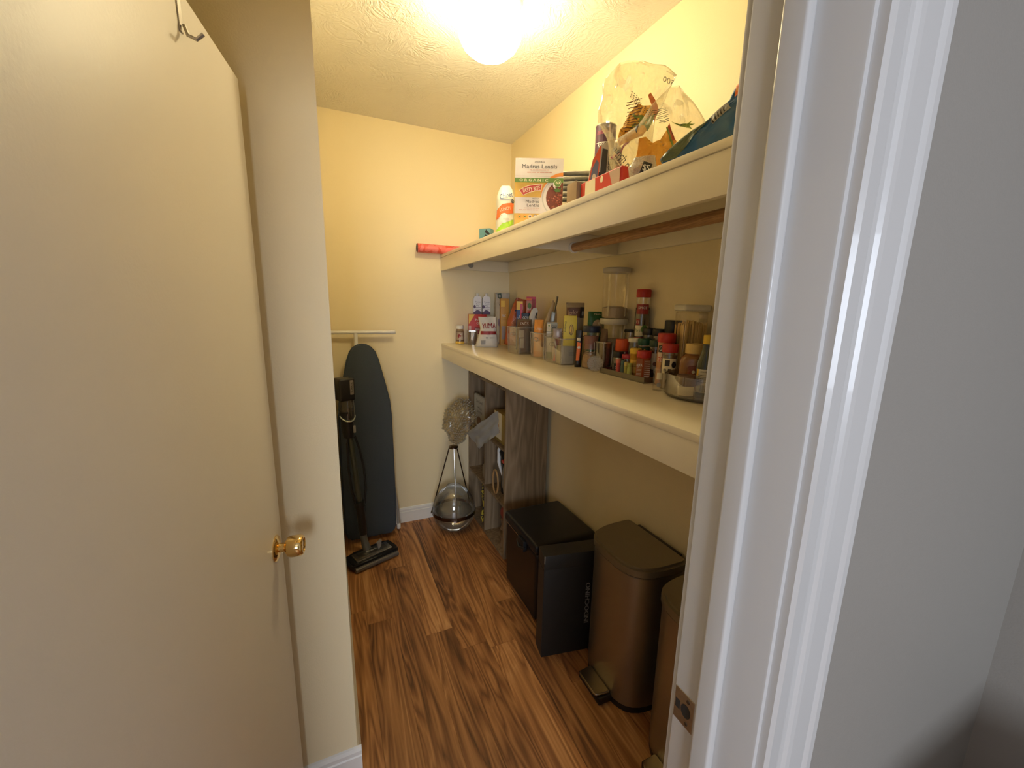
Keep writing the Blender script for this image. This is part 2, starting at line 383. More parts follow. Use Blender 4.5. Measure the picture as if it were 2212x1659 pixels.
# door frame: jambs with rounded arrises, stops, casing on both faces
bm = bmesh.new(); bx(bm, JR, JR+.02, YP0, YP1, 0, 2.05, bev=.003); struct('trim_1', bm, TRIMW, smooth=True)
bm = bmesh.new(); bx(bm, JL-.02, JL, YP0, YP1, 0, 2.05, bev=.003); struct('trim_2', bm, TRIMW, smooth=True)
bm = bmesh.new(); bx(bm, JL-.02, JR+.02, YP0, YP1, 2.05, 2.07, bev=.003); struct('trim_3', bm, TRIMW, smooth=True)
bm = bmesh.new(); bx(bm, JR-.013, JR+.001, .3155, .3455, 0, 2.05, bev=.004, seg=3); struct('trim_4', bm, TRIMW, smooth=True)
bm = bmesh.new(); bx(bm, JL-.001, JL+.013, .3155, .3455, 0, 2.05, bev=.004, seg=3); struct('trim_5', bm, TRIMW, smooth=True)
def casing(x, s, y, sy, z1=2.06):
    w = .098
    p = [(0, 0), (0, .010), (.004, .014), (.020, .0145), (.028, .010), (.034, .0085), (.040, .0095), (.044, .013), (.050, .0145), (.074, .017), (.078, .0135), (.082, .0125), (.088, .017), (.095, .018), (w, .014), (w, 0)]
    return prism(bmesh.new(), [(x+s*a, y-sy*b) for a, b in p], 0, z1)
struct('trim_6', casing(JR+.006, 1, YP0, 1), TRIMW); struct('trim_7', casing(JL-.006, -1, YP0, 1), TRIMW)
bm = prism(bmesh.new(), [(YP0-b, 2.06+a) for a, b in [(0, 0), (0, .010), (.004, .014), (.020, .0145), (.028, .010), (.040, .0095), (.050, .0145), (.095, .018), (.098, .014), (.098, 0)]], JL-.104, JR+.104, axis='x'); struct('trim_8', bm, TRIMW)
bm = bmesh.new(); bx(bm, JR+.006, JR+.07, YP1, YP1+.012, 0, 2.06, bev=.003); struct('trim_9', bm, TRIMW, smooth=True)
# strike plate on the right jamb
st = thing('strike_plate', 'worn nickel strike plate screwed to the white door jamb', 'strike plate', (JR, .372, .95))
bm = bmesh.new(); bx(bm, -.0012, .0005, -.017, .0195, -.0285, .0285, bev=.0004, seg=1); obj('plate', bm, mat('worn_nickel', (.50, .42, .32), .32, 1, var=.25, vscale=150), st)
bm = lathe(bmesh.new(), [(0, -.0003), (.0115, -.0003), (.0115, .0002), (0, .0002)], 20, sx=1, sy=.8)
o = obj('latch_hole', bm, mat('dark_hole', (.03, .025, .02), .7), st); o.rotation_euler = (0, -pi/2, 0); o.location = (-.0014, -.003, 0)
bm = bmesh.new(); bx(bm, -.0016, -.0011, .008, .017, -.008, .008, bev=.0002, seg=1); obj('lip_slot', bm, MATS['dark_hole'], st)
for dz in (-.02, .02):
    bm = lathe(bmesh.new(), [(0, 0), (.0035, 0), (.003, .001), (0, .0012)], 14); o = obj('screw', bm, mat('dark_screw', (.16, .13, .1), .4, 1), st); o.rotation_euler = (0, -pi/2, 0); o.location = (-.0011, -.006, dz)

# ---------------------------------------------------------------- the open door
da = R(-7.1)
door = bpy.data.objects.new('door_1', None); C.objects.link(door); door['kind'] = 'structure'
door.location = (-.238, .397, 0); door.rotation_euler = (0, 0, da)
bm = bmesh.new(); bx(bm, -.035, 0, -.03, .762, .012, 2.04, bev=.0015); obj('slab', bm, DOORW, door, smooth=True)
kn = bpy.data.objects.new('door_knob', None); C.objects.link(kn); kn.parent = door; kn.location = (0, .702, .955)
def lx(name, prof, m, parent, seg=28, flip=1, **k):
    o = lat(name, prof, m, parent, seg, **k); o.rotation_euler = (0, flip*pi/2, 0); return o
lx('rose', [(0, 0), (.033, 0), (.033, .002), (.030, .005), (.022, .008), (.013, .010), (0, .010)], BRASS, kn)
lx('knob', [(0, .008), (.012, .008), (.0115, .020), (.017, .023), (.0245, .028), (.0270, .036), (.0268, .054), (.0250, .061), (.0215, .0645), (.0190, .0645), (.0175, .062), (0, .0615)], BRASS, kn)
o = lx('rear_knob', [(0, .008), (.011, .008), (.0105, .024), (.012, .028), (.022, .031), (.0262, .048), (.0215, .066), (0, .067)], BRASS, kn, flip=-1); o.location = (-.035, 0, 0)
o = lx('rear_rose', [(0, 0), (.033, 0), (.030, .005), (.013, .010), (0, .010)], BRASS, kn, flip=-1); o.location = (-.035, 0, 0)
for z in (.2, 1.05, 1.85):
    bm = tube(bmesh.new(), [(-.003, -.006, z-.045), (-.003, -.006, z+.045)], .006); obj('hinge', bm, BRASS, door, smooth=True)
bm = bmesh.new(); bx(bm, -.024, -.010, .7615, .7632, .93, .985); obj('latch_plate', bm, BRASS, door)
# over-the-door hook
hk = thing('door_hook', 'small metal over-the-door hook hanging on the top edge of the open door', 'hook', (-.238, .397, 0), da)
hy = .478
bm = bmesh.new(); bx(bm, -.037, -.0355, hy-.006, hy+.006, 1.99, 2.0425); bx(bm, -.037, .002, hy-.006, hy+.006, 2.041, 2.0425); bx(bm, .0005, .002, hy-.006, hy+.006, 1.975, 2.0425)
obj('strap', bm, mat('dull_steel', (.45, .42, .38), .3, 1), hk)
bm = tube(bmesh.new(), [(.0052, hy, 1.985), (.009, hy, 1.972), (.02, hy, 1.968), (.03, hy, 1.977)], .0028, 8); obj('hook_arm', bm, MATS['dull_steel'], hk, smooth=True)

# ---------------------------------------------------------------- wall shelves
XS = .7275
def shelf(name, label, z0, z1, cleat):
    s = thing(name, label, 'shelf', (XR, YB, z0))
    def b(n, x0, x1, y0, y1, a, c, bev=.0015): return box(n, (x0-XR, x1-XR, y0-YB, y1-YB, a-z0, c-z0), SHELFW, s, bev=bev)
    b('board', XS-.004, XR-.001, YP1+.002, YB-.001, z1-.019, z1, .003)
    b('fascia', XS, XS+.019, YP1+.002, YB-.001, z0, z1-.0195, .002)
    for y0, y1 in ((.40, 1.56), (1.579, YB-.021)): b('cleat', XR-.02, XR-.001, y0, y1, cleat, z1-.0195)
    b('cleat', XS+.02, XR-.001, YB-.02, YB-.001, cleat, z1-.0195)
    b('rod_bracket_board' if 'upper' in name else 'cross_board', XS+.0195, XR-.001, 1.5602, 1.5788, cleat-.002, z1-.0195)
    return s
us = shelf('upper_shelf', 'upper white painted wall shelf with deep front board, holding party supplies', 1.792, 1.8965, 1.806)
ls = shelf('lower_shelf', 'lower white painted wall shelf with deep front board, holding the spices', 1.199, 1.301, 1.215)
bm = lathe(bmesh.new(), [(0, 0), (.017, 0), (.017, .012), (.012, .014), (.004, .010), (0, .010)], 20)
o = obj('rod_socket', bm, mat('grey_plastic', (.35, .34, .31), .5), us, smooth=True); o.rotation_euler = (pi/2, 0, 0); o.location = (.935-XR, -.021, 1.838-1.792)
rd = thing('closet_rod', 'round stained wooden closet rod under the upper shelf', 'rod', (.981, 1.56, 1.818))
bm = tube(bmesh.new(), [(0, -.004, 0), (0, -1.16, 0)], .0175, 20); obj('pole', bm, ROD, rd, smooth=True)
o = lat('end_flange', [(.0178, 0), (.0235, 0), (.0235, .010), (.0178, .012)], WHITEP, rd, 24, close=True); o.rotation_euler = (pi/2, 0, 0); o.location = (0, -.0005, 0)

# ---------------------------------------------------------------- ceiling light
cl = thing('ceiling_light', 'round flush ceiling light with glowing white glass globe', 'ceiling light', (.603, 1.585, ZC))
lat('fitter_ring', [(0, -.0), (.098, 0), (.104, -.006), (.104, -.018), (.110, -.022), (.112, -.036), (.106, -.046), (.098, -.054), (.090, -.056), (0, -.056)], WHITEP, cl, 48)
g = bpy.data.materials.new('lit_glass_globe'); g.use_nodes = True; N = g.node_tree.nodes; L = g.node_tree.links
b = N['Principled BSDF']; b.inputs['Base Color'].default_value = (.9, .9, .88, 1); b.inputs['Roughness'].default_value = .3
b.inputs['Emission Color'].default_value = LAMPC+(1,); b.inputs['Emission Strength'].default_value = LAMP*1.3
tp = N.new('ShaderNodeBsdfTransparent'); mxs = N.new('ShaderNodeMixShader'); mxs.inputs[0].default_value = .25
L.new(tp.outputs[0], mxs.inputs[1]); L.new(b.outputs[0], mxs.inputs[2]); L.new(mxs.outputs[0], N['Material Output'].inputs[0])
bl_ = bpy.data.materials.new('lit_bulb'); bl_.use_nodes = True; b = bl_.node_tree.nodes['Principled BSDF']; b.inputs['Base Color'].default_value = (.9, .9, .88, 1)
b.inputs['Emission Color'].default_value = LAMPC+(1,); b.inputs['Emission Strength'].default_value = LAMP*4.4
bulb = lat('bulb', [(0, -.058), (.013, -.060), (.014, -.075), (.030, -.092), (.041, -.112), (.041, -.130), (.030, -.148), (0, -.158)], bl_, cl, 24)
gp = [(.088, -.050), (.100, -.062), (.112, -.085), (.117, -.110), (.113, -.140), (.098, -.168), (.072, -.190), (.038, -.203), (0, -.207)]
lat('glass_globe', gp, g, cl, 48)
# unseen base cabinet added along the hall's right wall to shade the corner
kc = thing('added_shadow_cabinet', 'low kitchen-style cabinet with worktop, added outside the view to shade the corner', 'cabinet', (1.289, -.06, 0))
box('carcass', (-.54, 0, -1.6, -.01, .09, .765), TRIMW, kc, bev=.002); box('plinth', (-.50, 0, -1.6, -.03, 0, .09), GREY, kc)
for i in range(3):
    d = box('door', (-.56, -.541, -1.59+.53*i, -1.59+.53*i+.515, .10, .755), TRIMW, kc, bev=.003)
    obj('handle', tube(bmesh.new(), [(-.575, -1.53+.53*i, .60), (-.575, -1.53+.53*i, .72)], .005), CHROME, d, smooth=True)
box('worktop', (-.58, 0, -1.62, 0, .766, .803), mat('grey_worktop', (.18, .18, .17), .35, var=.2), kc, bev=.003)
#OBJECTS
# ---------------------------------------------------------------- things on the pantry floor
fabric = mat('blue_grey_cover_fabric', (.052, .066, .082), .85, var=.12, vscale=200, bump=.4, bscale=500)
ib = thing('ironing_board', 'tall ironing board with dark blue-grey cover leaning upright against the back wall', 'ironing board', (.192, 2.662, 0), rot=(R(-2.0), 0, 0))
def board_outline():
    pts = []
    W0 = .165
    prof = [(.03, .125), (.05, .15), (.09, .162), (.3, .166), (.6, .165), (.85, .163), (.95, .155), (1.05, .135), (1.15, .112), (1.22, .096), (1.27, .078), (1.30, .055), (1.315, .028)]
    pts = [(w, z) for z, w in prof]+[(0, 1.32)]+[(-w, z) for z, w in reversed(prof)]
    return pts
bm = prism(bmesh.new(), board_outline(), -.018, .018, axis='y'); bmesh.ops.recalc_face_normals(bm, faces=bm.faces)
bmesh.ops.bevel(bm, geom=[e for e in bm.edges if abs(e.verts[0].co.y-e.verts[1].co.y) < 1e-5], offset=.009, segments=3, affect='EDGES')
obj('padded_cover', bm, fabric, ib, smooth=True)
bm = tube(bmesh.new(), [(-.176, .055, 1.388), (.205, .055, 1.388)], .0115, 14); obj('foot_bar', bm, WHITEP, ib, smooth=True)
bm = tube(bmesh.new(), [(-.03, .055, 1.383), (-.03, .056, 1.1), (-.02, .045, .5)], .012, 12); obj('leg', bm, WHITEP, ib, smooth=True)
bm = tube(bmesh.new(), [(.15, .04, .62), (.165, .07, .35), (.186, .07, .15), (.184, .06, .045)], .009, 10); obj('leg', bm, mat('grey_tube', (.35, .33, .30), .4), ib, smooth=True)
for x, y, z in ((.197, .055, 1.388), (.186, .055, .035)):
    bm = lathe(bmesh.new(), [(0, -.018), (.012, -.018), (.0135, -.012), (.0135, .014), (.011, .018), (0, .018)], 16)
    o = obj('end_cap', bm, WHITEP, ib, smooth=True); o.location = (x, y, z); o.rotation_euler = (0, pi/2, 0) if z > 1 else (0, 0, 0)

vc = thing('stick_vacuum', 'black cordless stick vacuum with silver floor head standing in front of the ironing board', 'vacuum cleaner', (.172, 2.44, 0), R(20))
DK = mat('vacuum_black', (.014, .014, .015), .32, var=.1); GN = mat('grey_green_tube', (.11, .125, .105), .35, .6, var=.1)
bm = bmesh.new()
prism(bm, [(-.125, -.055), (.125, -.055), (.135, -.03), (.128, .05), (.08, .065), (-.08, .065), (-.128, .05), (-.135, -.03)], .012, .05)
bmesh.ops.recalc_face_normals(bm, faces=bm.faces); bmesh.ops.bevel(bm, geom=list(bm.edges), offset=.008, segments=3, affect='EDGES')
hd = obj('floor_head', bm, DK, vc, smooth=True); hd.scale = (1.14, 1.2, 1)
bm = bx(bmesh.new(), -.100, .100, -.040, .034, .049, .058, bev=.005); obj('silver_panel', bm, SILVER, hd, smooth=True)
bm = bx(bmesh.new(), -.080, .080, -.024, .018, .0575, .0592, bev=.001); obj('inset_panel', bm, mat('dark_silver', (.42, .40, .36), .3, 1), hd, smooth=True)
prt('lettering', hd, flat((0, 0, .0593), (1, 0, 0), (0, 1, 0)), [('t', 'Shark', 0, .006, .06, .014, WHT)])
bm = tube(bmesh.new(), [(-.12, -.058, .018), (.12, -.058, .018)], .015, 14); obj('front_roller', bm, mat('roller_grey', (.16, .15, .14), .35, .4), hd, smooth=True)
for x in (-.06, .05):
    bm = lathe(bmesh.new(), [(0, -.012), (.02, -.012), (.02, .012), (0, .012)], 18); o = obj('wheel', bm, BLACK, hd, smooth=True); o.rotation_euler = (0, pi/2, 0); o.location = (x, .062, .022)
def vtube(n, pts, r, m, p=vc, seg=14): return obj(n, tube(bmesh.new(), pts, r, seg), m, p, smooth=True)
vtube('neck_joint', [(-.01, .045, .05), (-.015, .06, .09), (-.02, .07, .15)], [.026, .022, .02], mat('joint_grey', (.12, .12, .11), .4))
tb = bpy.data.objects.new('wand', None); C.objects.link(tb); tb.parent = vc; tb.location = (-.02, .07, .15)
vtube('lower_wand', [(0, 0, 0), (-.006, .005, .19)], [.024, .026], DK, tb)
vtube('metal_tube', [(-.006, .005, .18), (-.042, .012, .66)], [.016, .016], GN, tb)
vtube('wand_clip', [(-.0065, .005, .19), (-.008, .006, .22)], [.033, .03], DK, tb)
vtube('hose', [(.018, 0, .19), (.034, .004, .3), (.030, .006, .42), (.010, .008, .55), (-.014, .01, .64)], .0065, BLACK, tb, 8)
vtube('hose', [(-.03, .0, .19), (-.05, .008, .3), (-.062, .01, .45), (-.060, .012, .6), (-.048, .01, .65)], .0075, BLACK, tb, 8)
up = bpy.data.objects.new('hand_unit', None); C.objects.link(up); up.parent = vc; up.location = (-.068, .082, .80)
vtube('body', [(0, 0, -.01), (-.001, 0, .03), (-.004, 0, .10), (-.008, 0, .15)], [.032, .036, .037, .04], DK, up, 20)
bm = lathe(bmesh.new(), [(.038, .10), (.041, .12), (.042, .18), (.038, .22)], 24, close=True); o = obj('dust_cup', bm, clear('smoky_cup', (.35, .33, .30), .25, .05, .05), up, smooth=True)
vtube('cup_core', [(-.004, 0, .11), (-.006, 0, .215)], [.02, .024], mat('dust_grey', (.09, .085, .08), .7), up)
bm = tube(bmesh.new(), [(.042*sin(a)-.004, -.042*cos(a), .122-.028*cos(a*1.1)) for a in [x*.2-1.5 for x in range(16)]], .0045, 8); obj('silver_ring', bm, mat('pale_blue_chrome', (.62, .72, .72), .2, .8), up, smooth=True)
bm = bx(bmesh.new(), -.055, .036, -.042, .045, .215, .345, bev=.012, seg=3); obj('motor_housing', bm, DK, up, smooth=True)
bm = bx(bmesh.new(), .004, .026, -.046, -.040, .25, .335, bev=.004); bd = obj('badge', bm, mat('badge_grey', (.33, .30, .26), .35, .5), up, smooth=True)
prt('lettering', bd, flat((.015, -.0462, .293), (0, 0, -1), (1, 0, 0)), [('t', 'Shark', 0, 0, .06, .012, BLK)])
bm = bx(bmesh.new(), .012, .028, -.040, -.033, .02, .065, bev=.005); obj('release_button', bm, mat('button_grey', (.32, .30, .28), .4), up, smooth=True)
bm = prism(bmesh.new(), [(.030, .10), (.058, .115), (.050, .075), (.036, .06)], -.02, .0, axis='y'); obj('foot_pedal', bm, mat('button_grey', (.32, .30, .28), .4), vc)

# cube organizer
cu = thing('cube_organizer', 'tall grey-brown wood-look cube organizer standing under the lower shelf', 'cube organizer', (.925, 2.12, 0))
D, LY, H, T = .285, .70, 1.095, .016
def cb(n, *d): return box(n, d, BARN, cu, bev=.0008, seg=1)
cb('side_panel', 0, D, 0, T, 0, H); cb('side_panel', 0, D, LY-T, LY, 0, H)
cb('top_panel', 0, D, T, LY-T, H-T, H); cb('bottom_panel', 0, D, T, LY-T, 0, T)
cb('divider', 0, D, LY/2-T/2, LY/2+T/2, T, H-T)
cb('back_panel', D-.006, D-.001, T, LY-T, T, H-T)
for z in (.352, .712):
    for y0, y1 in ((T, LY/2-T/2), (LY/2+T/2, LY-T)): cb('shelf_panel', 0, D-.006, y0, y1, z-T/2, z+T/2)
def crumple(name, parent, size, m, seed=0, sub=3, amp=.2, freq=3, loc=(0, 0, 0), smooth=True, rot=(0, 0, 0), sharp=0):
    bm = bmesh.new(); bmesh.ops.create_icosphere(bm, subdivisions=sub, radius=1)
    for v in bm.verts:
        p = v.co.copy(); q = p*freq+Vector((seed*7.1, seed*3.3, 0))
        d = noise.noise(q)+.5*noise.noise(q*2.3)
        if sharp: d = abs(d)*1.6-.3
        p *= 1+amp*d
        sq = 1/max(abs(p.x), abs(p.y), abs(p.z))**.35
        v.co = Vector((p.x*size[0]/2*sq, p.y*size[1]/2*sq, p.z*size[2]/2*sq))
    o = obj(name, bm, m, parent, smooth=smooth); o.location = loc; o.rotation_euler = rot
    return o
# what is in the cubbies (front at x=.925)
def fr(x, y, z): return flat((x, y, z), (0, -1, 0), (0, 0, 1))     # faces the aisle (-x)
pb = thing('magazine_pouch', 'grey printed snack pouch standing in the top far cubby', 'pouch', (.942, 2.615, .7215))
box('pouch', (-.012, .012, -.13, .09, 0, .235), mat('pouch_grey', (.32, .32, .31), .5), pb, bev=.01)
prt('front_print', pb, fr(-.0122, 0, 0), [('r', -.085, .015, .125, .225, mat('pouch_pale', (.36, .37, .37), .5)), ('t', 'Sanford', .02, .19, .12, .022, BLK), ('t', 'MILD', .03, .145, .08, .018, BLK, 0, 1), ('t', 'SAUSAGE', .03, .118, .10, .016, BLK), ('d', .02, .05, .05, BRN, .035)])
yb = thing('yellow_carton', 'small yellow carton in the top near cubby', 'box', (1.0, 2.27, .7215))
box('carton', (-.05, .05, -.09, .09, 0, .19), mat('carton_yellow', (.36, .24, .05), .55), yb, bev=.002)
prt('front_print', yb, fr(-.0502, 0, 0), [('r', -.09, .02, .03, .19, CREAM), ('t', 'g', -.03, .13, .03, .05, RED), ('t', 'BAGS', -.03, .07, .07, .02, DRED)])
pt = thing('plastic_bag', 'white crinkled plastic bag sticking out of the top near cubby', 'bag', (.92, 2.25, .745))
bm = bmesh.new(); nx, ny = 26, 22; g = []
for j in range(ny+1):
    row = []
    for i in range(nx+1):
        u, v = i/nx, j/ny
        # four-cornered sheet poking out towards the aisle, corners in (y, z) from the thing's base
        A, B, Cc, D_ = (.155, .015), (-.095, .215), (-.10, .075), (.035, -.055)
        y = (A[0]*(1-u)+B[0]*u)*v+(D_[0]*(1-u)+Cc[0]*u)*(1-v); z = (A[1]*(1-u)+B[1]*u)*v+(D_[1]*(1-u)+Cc[1]*u)*(1-v)
        x = -.115*(1-u)*(.6+.4*v)-.028-.012*sin(u*pi)+.012*noise.noise(Vector((u*4, v*4, 2)))
        row.append(bm.verts.new((x, y+.006*noise.noise(Vector((u*4, v*4, 9))), z+.008*noise.noise(Vector((u*5, v*5, 5))))))
    g.append(row)
for j in range(ny):
    for i in range(nx): bm.faces.new((g[j][i], g[j][i+1], g[j+1][i+1], g[j+1][i]))
bmesh.ops.solidify(bm, geom=list(bm.faces), thickness=.004)
tag(pt); obj('sheet', bm, mat('white_bag_film', (.50, .50, .48), .4, bump=.3, bscale=30), pt, smooth=True)
def soft(name, label, cat, loc, size, m, seed, rotz=0, amp=.18, group=None, sub=3, freq=3):
    t = crumple(name, None, size, m, seed, sub, amp, freq); t.location = (loc[0], loc[1], loc[2]+size[2]*.5-min(0, min(v.co.z for v in t.data.vertices)+size[2]*.5)+.0006+max(0, -min(v.co.z for v in t.data.vertices)-size[2]*.5)*0); t.rotation_euler = (0, 0, rotz)
    return tag(t, label, cat, group)
sh = thing('sports_shoe', 'black and white shoe pushed into the middle near cubby', 'shoe', (1.045, 2.29, .3615))
bm = tube(bmesh.new(), [(-.03, -.02, .19), (-.03, .0, .24), (-.03, .035, .27), (-.02, .06, .28)], [.012, .04, .04, .02], 12); obj('upper', bm, BLACK, sh, smooth=True)
bm = tube(bmesh.new(), [(-.06, .01, .12), (-.07, .045, .2), (-.06, .07, .28), (-.05, .075, .31)], [.006, .012, .012, .006], 8); obj('sole', bm, WHT, sh, smooth=True)
bm = tube(bmesh.new(), [(-.02, .0, .004), (-.02, .0, .2)], [.05, .045], 10); obj('shaft', bm, BLACK, sh, smooth=True)
hb = thing('wooden_hoop', 'light wooden hoop standing in the middle near cubby', 'hoop', (.938, 2.30, .3615))
bm = tube(bmesh.new(), [(.0, .055*cos(a)*.8, .085+.08*sin(a)) for a in [i*pi/12 for i in range(25)]], .006, 8, cap=False); obj('ring', bm, mat('light_wood', (.42, .25, .10), .5), hb, smooth=True)
sk = thing('snack_bag', 'grey snack bag with red top in the middle near cubby', 'bag', (.975, 2.193, .3615))
crumple('bag_body', sk, (.06, .075, .22), mat('bag_grey', (.24, .22, .20), .4, var=.3, vscale=40), 3, loc=(0, 0, .128)); box('red_top', (-.03, .025, -.032, .032, .245, .262), RED, sk, bev=.003)
soft('dark_pouch', 'dark crumpled pouch in the middle far cubby', 'pouch', (1.035, 2.55, .3615), (.07, .10, .26), mat('dark_cloth', (.03, .03, .033), .7), 8)
soft('brown_bag', 'small brown crumpled bag in front of the dark pouch in the far cubby', 'bag', (.955, 2.53, .3615), (.035, .065, .12), mat('tan_bag', (.22, .17, .11), .6), 9)
soft('red_toy', 'red and dark thing at the top of the bottom near cubby', 'toy', (.99, 2.225, .204), (.08, .08, .10), mat('dull_red', (.28, .05, .03), .6), 5)
cn = thing('wooden_branch_decor', 'pale brown stack of rough wooden pieces in the bottom near cubby', 'decoration', (.985, 2.24, .0172))
for i, (r, z, h) in enumerate(((.035, 0, .07), (.022, .07, .05), (.032, .12, .065))): lat('piece', [(0, z), (r, z), (r*.75, z+h*.5), (r*.95, z+h), (0, z+h)], CARD, cn, 12)
rp = thing('rope_hank', 'hank of yellow and black braided rope standing in the bottom far cubby', 'rope', (.968, 2.538, .0185))
ropem = bpy.data.materials.new('yellow_black_braid'); ropem.use_nodes = True; N = ropem.node_tree.nodes; L = ropem.node_tree.links
b = N['Principled BSDF']; b.inputs['Roughness'].default_value = .7; tc = N.new('ShaderNodeTexCoord'); ck = N.new('ShaderNodeTexVoronoi'); ck.inputs['Scale'].default_value = 95
cr = N.new('ShaderNodeValToRGB'); cr.color_ramp.interpolation = 'CONSTANT'; cr.color_ramp.elements[0].color = (.55, .42, .04, 1); cr.color_ramp.elements[1].position = .55; cr.color_ramp.elements[1].color = (.02, .02, .02, 1)
sp = N.new('ShaderNodeSeparateColor'); L.new(tc.outputs['Object'], ck.inputs[0]); L.new(ck.outputs['Color'], sp.inputs[0]); L.new(sp.outputs[0], cr.inputs[0]); L.new(cr.outputs[0], b.inputs['Base Color'])
rr = random.Random(3); bm = bmesh.new()
for i in range(7):
    a = rr.uniform(-.028, .028); c = rr.uniform(-.02, .02)
    tube(bm, [(c, a, .305), (c-.01, a*1.3+.005, .24), (c, a*.5, .15), (c-.015, a*1.5, .06), (c-.005, a*1.5, .0095), (c+.012, a*1.2+.01, .05), (c+.01, a*.7, .15), (c+.01, a+.008, .24), (c, a, .31)], .0075, 7)
obj('strands', bm, ropem, rp, smooth=True)
bm = tube(bmesh.new(), [(.03*cos(t), .033*sin(t), .20+.0016*t*4) for t in [i*.5 for i in range(34)]], .006, 7); obj('wrapping', bm, ropem, rp, smooth=True)

# glass terrarium on three metal legs with a bundle of plastic wrap on its top
te = thing('glass_vase', 'round glass vase held in a dark metal tripod frame in the corner', 'vase', (.745, 2.60, 0))
lat('glass_bowl', [(0, .004), (.05, .004), (.10, .025), (.135, .07), (.150, .125), (.148, .18), (.132, .235), (.10, .285), (.06, .312), (.05, .318), (.05, .325)], GLASS, te, 40, close=True)
lat('inner_glass', [(0, .012), (.05, .012), (.095, .03), (.13, .075), (.145, .125), (.143, .18), (.128, .232), (.097, .28)], GLASS, te, 40, close=True)
DB = mat('dark_bronze', (.14, .10, .075), .22, 1, var=.1)
lat('metal_band', [(.1505, .128), (.153, .128), (.153, .152), (.1505, .152), (.1505, .128)], DB, te, 40, close=True)
lat('inner_plate', [(0, .140), (.125, .140), (.128, .144), (.125, .146), (0, .146)], mat('pale_grey_plate', (.30, .29, .27), .3, var=.25, vscale=12), te, 40)
lat('apex_collar', [(0, .60), (.028, .60), (.033, .606), (.033, .612), (.02, .618), (0, .618)], DB, te, 24)
for i, a in enumerate((R(-100), R(160), R(25))):
    c, s = cos(a), sin(a)
    bm = tube(bmesh.new(), [(.028*c, .028*s, .606), (.157*c, .157*s, .125)], .0042, 10); obj('leg', bm, [DB, CHROME][i == 0], te, smooth=True)
    bm = bx(bmesh.new(), -.018, .018, -.003, .003, -.004, .004, bev=.001); o = obj('end_clip', bm, [DB, CHROME][i == 0], te, smooth=True); o.location = (.158*c, .158*s, .128); o.rotation_euler = (0, 0, a+pi/2)
bw = thing('plastic_wrap_bundle', 'bundle of clear bubble wrap balanced on top of the metal tripod', 'packaging', (.79, 2.60, .628))
bm = bmesh.new(); rr = random.Random(9)
bmesh.ops.create_icosphere(bm, subdivisions=4, radius=1)
for v in bm.verts:
    p = v.co.copy(); d = 2.2*noise.noise(p*2.2)+.6*noise.noise(p*6)
    w = .75+.25*max(0, min(1, (p.z+1)/1.1)); v.co = Vector((p.x*.105*w*(1+.16*d)+.014*p.z, p.y*.095*w*(1+.16*d), .155+p.z*.150*(1+.10*d)))
obj('wrap', bm, FILM2, bw, smooth=True)
bb = bmesh.new(); 
src = bmesh.new(); bmesh.ops.create_icosphere(src, subdivisions=4, radius=1)
pts = [v.co.copy() for v in src.verts]; src.free(); rr.shuffle(pts)
for p in pts[:560]:
    d = 2.2*noise.noise(p*2.2)+.6*noise.noise(p*6); w = .75+.25*max(0, min(1, (p.z+1)/1.1))
    c = Vector((p.x*.105*w*(1+.16*d)+.014*p.z, p.y*.095*w*(1+.16*d), .155+p.z*.150*(1+.10*d)))
    r = bmesh.ops.create_icosphere(bb, subdivisions=1, radius=.0062, matrix=Matrix.Translation(c))
o = obj('bubbles', bb, clear('bubble_film', (.86, .83, .73), .05, .07, .3), bw, smooth=True); o['kind'] = 'stuff'
bm = tube(bmesh.new(), [(.07*cos(a)+.012, .07*sin(a)-.012, .255+.02*cos(a)) for a in [i*.2-2.3 for i in range(9)]], .004, 6); obj('tape_strip', bm, mat('kraft_tape', (.30, .23, .13), .4), bw)

# black lidded storage box (cooler style) and what stands in front
bk = thing('black_lidded_bin', 'black lidded bin with front latch standing beside the wooden organizer', 'bin', (.868, 1.585, 0))
box('body', (0, .33, 0, .37, .006, .372), mat('bin_black_brown', (.012, .008, .007), .42), bk, bev=.02, seg=4)
ld = box('lid', (-.010, .345, -.008, .380, .374, .428), BLACK, bk, bev=.022, seg=5)
box('lid_trim', (-.0115, -.0095, .19, .362, .376, .381), CHROME, ld, bev=.0005)
lt = box('latch', (-.024, -.002, .10, .175, .335, .392), BLACK, bk, bev=.006)
box('latch_strip', (-.026, -.023, .125, .172, .338, .343), CHROME, lt, bev=.0008)
bm = tube(bmesh.new(), [(-.018, .185, .36), (-.03, .14, .345), (-.018, .09, .36)], .006, 8); obj('handle', bm, BLACK, lt, smooth=True)
bxg = thing('garment_box', 'flat black cardboard box standing on edge in front of the black bin', 'box', (.80, 1.385, 0), R(-10.5))
box('carton', (0, .262, 0, .082, 0, .506), BLACKM, bxg, bev=.0018, seg=2)
box('lid_flap', (-.0012, .2632, -.0012, .0832, .440, .5075), mat('black_board_lid', (.020, .019, .016), .5), bxg, bev=.0018)
box('end_panel', (-.0012, -.0002, .002, .080, .002, .438), mat('worn_black_board', (.022, .02, .018), .55), bxg)
box('corner_scuff', (-.0016, .0025, -.0016, .0015, .472, .5078), mat('scuffed_edge', (.22, .19, .14), .7), bxg, bev=.0004)
prt('lettering', bxg, flat((.212, -.0002, .245), (0, 0, 1), (-1, 0, 0)), [('t', 'INDOCHINO', 0, 0, .205, .022, mat('silver_print', (.30, .28, .25), .4), 0, 2), ('r', -.085, -.0185, .08, -.0175, mat('faint_print', (.06, .055, .05), .5))])
